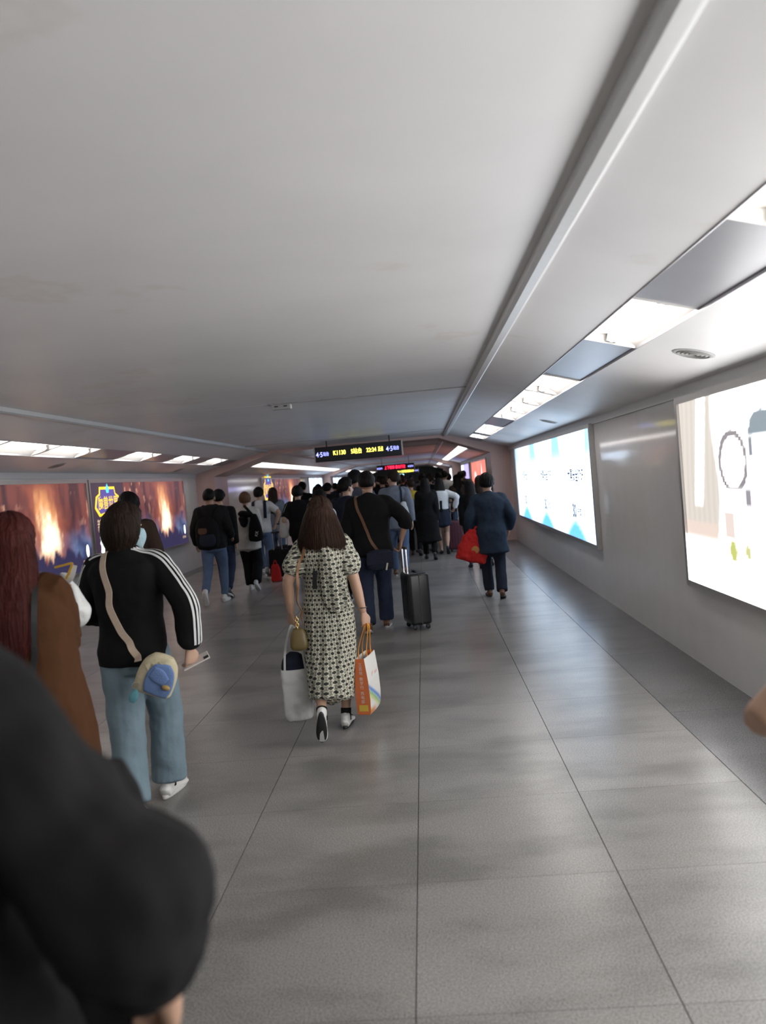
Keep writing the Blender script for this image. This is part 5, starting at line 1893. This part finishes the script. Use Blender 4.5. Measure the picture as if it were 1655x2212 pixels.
# ================================================================== white tee with backpack straps and a trolley
p = Person('black-haired man in white T-shirt with dark backpack straps on the left', -3.20, 15.3, 0.0, 1.69, 'm', 1, 1.03, 0.03, tone=1, hands=((-0.25, 0.06, 0.88), (0.30, -0.04, 0.98)), grip=(False, True), poles=((-0.5, -1, 0), (1, -0.5, 0)))
tp = p.top('white_tee', C_WHITE, 0.85, 0.42, 0.03)
p.trousers(C_JEAN_M)
p.shoes(L_WHITE, R_WHITE)
p.hair('short', H_BLACK, None, 101)
p.band('backpack_strap', [(-0.10, 0.03, 1.44), (-0.10, -0.08, 1.42), (-0.09, -0.15, 1.28), (-0.08, -0.16, 1.1)], 0.06, C_NAVY, [tp], 0.004, 0.01)
p.band('backpack_strap', [(0.12, 0.03, 1.44), (0.12, -0.08, 1.42), (0.13, -0.15, 1.28), (0.13, -0.16, 1.1)], 0.06, C_NAVY, [tp], 0.004, 0.01)
suitcase('dark trolley case behind the white T-shirt, with bright twin handle', -2.74, 15.0, 0.1, 0.34, 0.22, 0.50, C_BLACK2, 4, 0.42)

p = Person('long-haired woman in grey-blue top with a thin dark strap on the left', -3.13, 16.4, 0.0, 1.67, 'f', 2, 1.05, 0.03, tone=0)
tp = p.top('grey_top', C_GREY, 0.80, 0.95, 0.035)
p.trousers(C_JEAN_M)
p.shoes(L_WHITE, R_WHITE)
p.hair('long', H_DARK, LONG_ROWS, 111)
p.band('thin_strap', [(-0.12, -0.08, 1.38), (-0.02, -0.17, 1.2), (0.08, -0.17, 1.02), (0.15, -0.14, 0.9)], 0.02, L_BLACK, [tp], 0.004, 0.004)

# ================================================================== black tee with tote and red bag
p = Person('man in plain black T-shirt with a pale tote bag on his left shoulder', -2.27, 14.2, 0.0, 1.645, 'm', 1, 1.10, 0.03, tone=1, hands=((-0.30, 0.02, 0.92), (0.27, 0.05, 0.86)))
tp = p.top('black_tee', C_BLACK, 0.82, 0.45, 0.035)
p.trousers(C_BLACK2)
p.shoes(L_BLACK, R_WHITE)
p.hair('bowl', H_BLACK, None, 121)
o = thing('tote_bag', 'off-white tote bag hanging beside the plain black T-shirt', 'bag', (-2.56, 14.12, 0.77), 0.0)
soft_bag('bag_body', [(0.0, 0.07, 0.05), (0.05, 0.085, 0.06), (0.20, 0.07, 0.05), (0.36, 0.04, 0.02)], C_OFFW, o, ex=3, voxel=0.012)
for s in (-1, 1):
    ribbon('tote_handle', cr([(0.0, s * 0.015, 0.34), (0.05, s * 0.04, 0.48), (0.12, s * 0.05, 0.62)], 6), np.tile(np.array((-1, 0, 0.3)), (13, 1)), 0.02, 0.004, C_OFFW, o)
suitcase('black upright trolley case left of the plain black T-shirt', -2.73, 14.35, 0.1, 0.36, 0.24, 0.50, C_BLACK2, 4, 0.30)
o = thing('carry_bag', 'small red bag against the black trolley case on the left', 'bag', (-2.76, 14.06, 0.0), 0.0)
soft_bag('bag_body', [(0.0, 0.08, 0.05), (0.03, 0.09, 0.06), (0.2, 0.085, 0.055), (0.30, 0.06, 0.03)], MATS['red fabric'], o, ex=4, voxel=0.012)
for s in (-1, 1):
    ribbon('handle', cr([(-0.04, s * 0.02, 0.29), (0.0, s * 0.015, 0.38), (0.04, s * 0.02, 0.29)], 6), np.tile(np.array((0, -1, 0)), (13, 1)), 0.012, 0.004, MATS['red fabric'], o)

# ================================================================== around the middle
p = Person('short-haired person in white shirt seen over the dress woman\'s hair', -1.40, 10.6, 0.0, 1.57, 'f', 1, 1.0, 0.03, tone=0)
p.top('white_shirt', C_WHITE, 0.84, 0.9, 0.03, collar=0.03)
p.trousers(C_BLACK)
p.shoes(L_WHITE, R_WHITE)
p.hair('bowl', H_BLACK, None, 131)

p = Person('man in navy T-shirt with small blue back print, right of the white shirt', -1.06, 10.9, 0.0, 1.70, 'm', 1, 1.03, 0.03, tone=1, head_yaw=-0.7)
tp = p.top('navy_tee', C_NAVY, 0.84, 0.45, 0.03)
p.trousers(C_BLACK2)
p.shoes(L_BLACK, R_WHITE)
p.hair('short', H_BLACK, None, 141)
p.band('blue_print', [(0.02, -0.18, 1.32), (0.02, -0.18, 1.285)], 0.05, mat('blue print', (0.10, 0.18, 0.5), 0.7), [tp], 0.002, 0.001)
p.band('white_print', [(-0.06, -0.18, 1.22), (0.05, -0.18, 1.22)], 0.03, M_PAPER, [tp], 0.002, 0.001)

p = Person('tall man in dark checked shirt behind the navy T-shirt', -1.01, 12.0, 0.0, 1.805, 'm', 1, 1.0, 0.03, tone=0, head_yaw=-0.6)
p.top('checked_shirt', mat('dark check', (0.04, 0.045, 0.065), 0.85, var=0.5, scale=40), 0.84, 1.0, 0.03, collar=0.025)
p.trousers(C_JEAN_D)
p.shoes(L_BLACK, R_WHITE)
p.hair('short', H_BLACK, None, 151)

p = Person('man in grey-blue shirt and jeans looking to the left, white bag behind', -0.50, 13.3, 0.0, 1.765, 'm', 1, 1.05, 0.03, tone=1, head_yaw=0.8, hands=((-0.25, 0.05, 0.88), (0.25, -0.10, 0.90)))
tp = p.top('grey_shirt', C_GREY, 0.80, 1.0, 0.036, collar=0.03, disp=0.02)
p.trousers(C_JEAN_M)
p.shoes(L_BROWN, R_WHITE)
p.hair('short', H_DARK, None, 161)
p.band('dark_strap', [(0.10, 0.0, 1.50), (0.11, -0.08, 1.48), (0.12, -0.16, 1.36), (0.13, -0.17, 1.2)], 0.035, C_NAVY, [tp], 0.004, 0.004)
o = thing('sling_bag', 'white oval sling bag on the back of the grey-blue shirt', 'bag', (-0.35, 13.10, 0.92), 0)
soft_bag('bag_body', [(0.0, 0.05, 0.03), (0.06, 0.075, 0.045), (0.2, 0.075, 0.045), (0.33, 0.04, 0.03)], C_WHITE, o, ex=2.2, voxel=0.011)
V, F = ellipsoid((0, -0.048, 0.17), (0.03, 0.006, 0.06), 14, 8)
MB().add(V, F).build('oval_badge', C_GREY, o)

p = Person('woman in mustard and grey top pulling a grey suitcase', -0.26, 16.6, 0.0, 1.59, 'f', 2, 1.05, 0.03, tone=0, head_yaw=0.5, hands=((-0.25, 0.05, 0.88), (0.28, -0.05, 0.98)), grip=(False, True))
p.top('mustard_top', C_YELLOW, 0.84, 0.9, 0.028)
p.wear('grey_cardigan', [p.torso_tube(0.82, 0.035, ztop=1.32), p.arm_tube(1, [(0.1, 0.08), (0.5, 0.075), (0.95, 0.06)], 0.95), p.arm_tube(0, [(0.1, 0.08), (0.5, 0.075), (0.95, 0.06)], 0.95)], C_GREY)
p.trousers(C_BLACK)
p.shoes(L_BLACK, R_BLACK)
p.hair('tied', H_DARK, None, 171)
suitcase('warm grey suitcase with tall twin handle in the middle of the crowd', -0.10, 17.3, 0.2, 0.40, 0.25, 0.56, mat('grey abs', (0.20, 0.185, 0.185), 0.45), 5, 0.40)

p = Person('person in long black coat left of the white jacket woman', 0.03, 15.6, 0.0, 1.60, 'f', 1, 1.12, 0.03, tone=0)
p.top('long_coat', C_BLACK, 0.40, 1.0, 0.04, flare=0.05, collar=0.03)
p.trousers(C_BLACK)
p.shoes(L_BLACK, R_BLACK)
p.hair('long', H_BLACK, LONG_ROWS, 181)

# ================================================================== white jacket, dark skirt, heels
p = Person('long-haired woman in short white jacket and dark skirt with bare legs', 0.325, 16.5, 0.0, 1.57, 'f', 1, 1.0, 0.03, tone=0,
           feet=((-0.06, 0.05, 0.085, 0.0), (0.07, -0.20, 0.16, -0.75)), hands=((-0.22, 0.0, 0.84), (0.30, -0.02, 1.02)), poles=((-0.4, -1, 0), (1, -0.5, 0)), grip=(False, True))
p.top('white_jacket', C_WHITE, 1.02, 1.0, 0.032)
V, F = tube([(0, 0, 1.05), (0, 0, 0.95), (0, 0, 0.80), (0, 0, 0.64)], [(0.14, 0.11), (0.178, 0.135), (0.20, 0.155), (0.20, 0.16)], n=48, sub=5, wave=lambda t, th: 0.03 * t * np.sin(9 * th))
obj('skirt', mesh_from(V * p.s, F, True), C_NAVY, p.o)
p.shoes(L_BLACK, R_BLACK, 'pump', laces=False)
p.hair('long', H_BLACK, [(0.085, -0.03, 0.055, 0.06), (0.05, -0.035, 0.088, 0.085), (0.0, -0.045, 0.10, 0.085), (-0.08, -0.055, 0.112, 0.078), (-0.18, -0.07, 0.12, 0.065), (-0.28, -0.09, 0.10, 0.05), (-0.34, -0.13, 0.055, 0.035), (-0.62, -0.13, 0.045, 0.03)], 191)
suitcase('dark red suitcase beside the woman in the white jacket', 0.60, 16.75, -0.1, 0.34, 0.24, 0.60, mat('maroon abs', (0.085, 0.022, 0.035), 0.4), 5, 0.38)
suitcase('pale lilac suitcase just right of the dark red one', 0.86, 17.6, -0.1, 0.34, 0.24, 0.62, mat('lilac abs', (0.42, 0.36, 0.44), 0.4), 5, 0.0)

p = Person('woman in black with dark hair, left of the man in dark blue', 0.78, 13.6, 0.0, 1.50, 'f', 2, 1.0, 0.03, tone=0)
p.top('black_top', C_BLACK, 0.80, 1.0, 0.03)
p.trousers(C_BLACK)
p.shoes(L_BLACK, R_BLACK)
p.hair('long', H_BLACK, LONG_ROWS, 201)
p = Person('long-haired woman in white blouse partly behind the man in dark blue', 0.98, 13.9, 0.0, 1.56, 'f', 2, 1.0, 0.03, tone=0)
p.top('white_blouse', C_WHITE, 0.80, 0.95, 0.035)
p.trousers(C_BLACK2)
p.shoes(L_BLACK, R_BLACK)
p.hair('long', H_DARK, LONG_ROWS, 203)

# ================================================================== the crowd farther on
FAR = [  # x, y, H, sex, cloth, hair kind, hair mat
    (-3.0, 19.6, 1.74, 'm', C_BLACK, 'short', H_BLACK, 'dark-haired man in black just in front of the small blue lightbox'),
    (-2.15, 17.8, 1.66, 'm', C_BLACK2, 'short', H_BLACK, 'man in washed black beside the plain black T-shirt wearer'),
    (-2.45, 18.2, 1.62, 'f', C_OFFW, 'long', H_DARK, 'woman in off-white behind the plain black T-shirt wearer'),
    (-1.75, 16.9, 1.60, 'm', C_NAVY, 'short', H_BLACK, 'man in navy walking near the middle, behind the white shirt'),
    (-1.60, 19.0, 1.68, 'm', C_BLACK, 'bowl', H_BLACK, 'bowl-haired man in black behind the tall checked shirt'),
    (-1.25, 17.2, 1.63, 'f', C_GREY, 'long', H_BLACK, 'woman in grey-blue behind the tall checked shirt'),
    (-0.95, 18.6, 1.70, 'm', C_BLACK2, 'short', H_DARK, 'man in washed black left of the grey-blue shirt'),
    (-0.62, 18.0, 1.64, 'f', C_BLACK, 'tied', H_BLACK, 'woman in black with tied hair near the grey suitcase'),
    (0.16, 19.3, 1.66, 'm', C_BLACK, 'short', H_DARK, 'man in black whose face shows beside the white jacket woman'),
    (0.40, 20.6, 1.68, 'm', C_WHITE, 'short', H_BLACK, 'person in white just beyond the woman in the white jacket'),
    (0.80, 18.9, 1.60, 'f', C_BROWN, 'long', H_BLACK, 'woman in dark brown past the dark red suitcase'),
    (1.02, 21.4, 1.66, 'm', C_BLACK2, 'short', H_BLACK, 'man in washed black below the red lightbox'),
    (0.62, 22.6, 1.72, 'm', C_WHITE, 'short', H_BLACK, 'far man in white left of the red lightbox'),
    (1.25, 24.5, 1.70, 'm', C_BROWN, 'crop', H_DARK, 'far man in brown close to the right wall')]
for k, (x, y, H, sex, c, hk, hm_, lb) in enumerate(FAR):
    ph = 1 if k % 2 else -1
    p = Person(lb, x, y, random.uniform(-0.08, 0.08), H, sex, 2, random.uniform(0.98, 1.12), 0.03,
               feet=((-0.085, 0.16 * ph, 0.085 if ph > 0 else 0.13, 0 if ph > 0 else -0.4), (0.085, -0.2 * ph, 0.13 if ph > 0 else 0.085, -0.4 if ph > 0 else 0)), tone=k % 3, head_yaw=random.uniform(-0.5, 0.5))
    p.top('top', c, 0.82, (1.0, 0.45, 0.9)[k % 3], 0.034)
    p.trousers((C_BLACK, C_JEAN_D, C_JEAN_M, C_NAVY)[k % 4])
    p.shoes((L_BLACK, L_WHITE)[k % 2], R_WHITE, laces=False)
    p.hair(hk, hm_, LONG_ROWS if hk == 'long' else None, 300 + k)
# the dense far crowd: a few figures, copied
proto = []
for k, (sex, c, hk, hm_) in enumerate((('m', C_BLACK, 'short', H_BLACK), ('f', C_BLACK2, 'long', H_DARK), ('m', C_NAVY, 'bowl', H_BLACK), ('f', C_GREY, 'tied', H_BLACK), ('m', C_BROWN, 'short', H_DARK), ('m', C_WHITE, 'short', H_BLACK))):
    p = Person('small far-off walker in the dense crowd beyond the first granite portal', 0, 0, 0, 1.66, sex, 3, 1.05, 0.03, tone=k % 3, group='far-off crowd')
    p.top('top', c, 0.82, (1.0, 0.45)[k % 2], 0.034)
    p.trousers((C_BLACK, C_JEAN_D)[k % 2])
    p.shoes(L_BLACK, R_WHITE, laces=False)
    p.hair(hk, hm_, LONG_ROWS if hk == 'long' else None, 400 + k)
    proto.append(p.o)


def copy_tree(o, parent=None):
    c = o.copy()
    COL.objects.link(c)
    c.parent = parent
    for ch in o.children:
        copy_tree(ch, c)
    return c


spots = []
rr = random.Random(5)
y = 21.5
while y < 62 and len(spots) < 84:
    xs = [-2.9 + 0.72 * k for k in range(6)]
    for x in xs:
        if rr.random() < 0.82:
            spots.append((x + rr.uniform(-0.06, 0.06), y + rr.uniform(-0.3, 0.3)))
    y += 1.6 + 0.02 * y
used = set()
for x, y in spots:
    if any(math.hypot(x - f[0], y - f[1]) < 0.6 for f in FAR):
        continue
    k = rr.choices(range(6), (5, 4, 4, 2, 3, 1))[0]
    o = proto[k] if k not in used else copy_tree(proto[k])
    used.add(k)
    o.location = (x, y, 0)
    o.rotation_euler = (0, 0, rr.uniform(-0.12, 0.12))
    z = rr.uniform(0.95, 1.06)
    o.scale = (z, z, z)
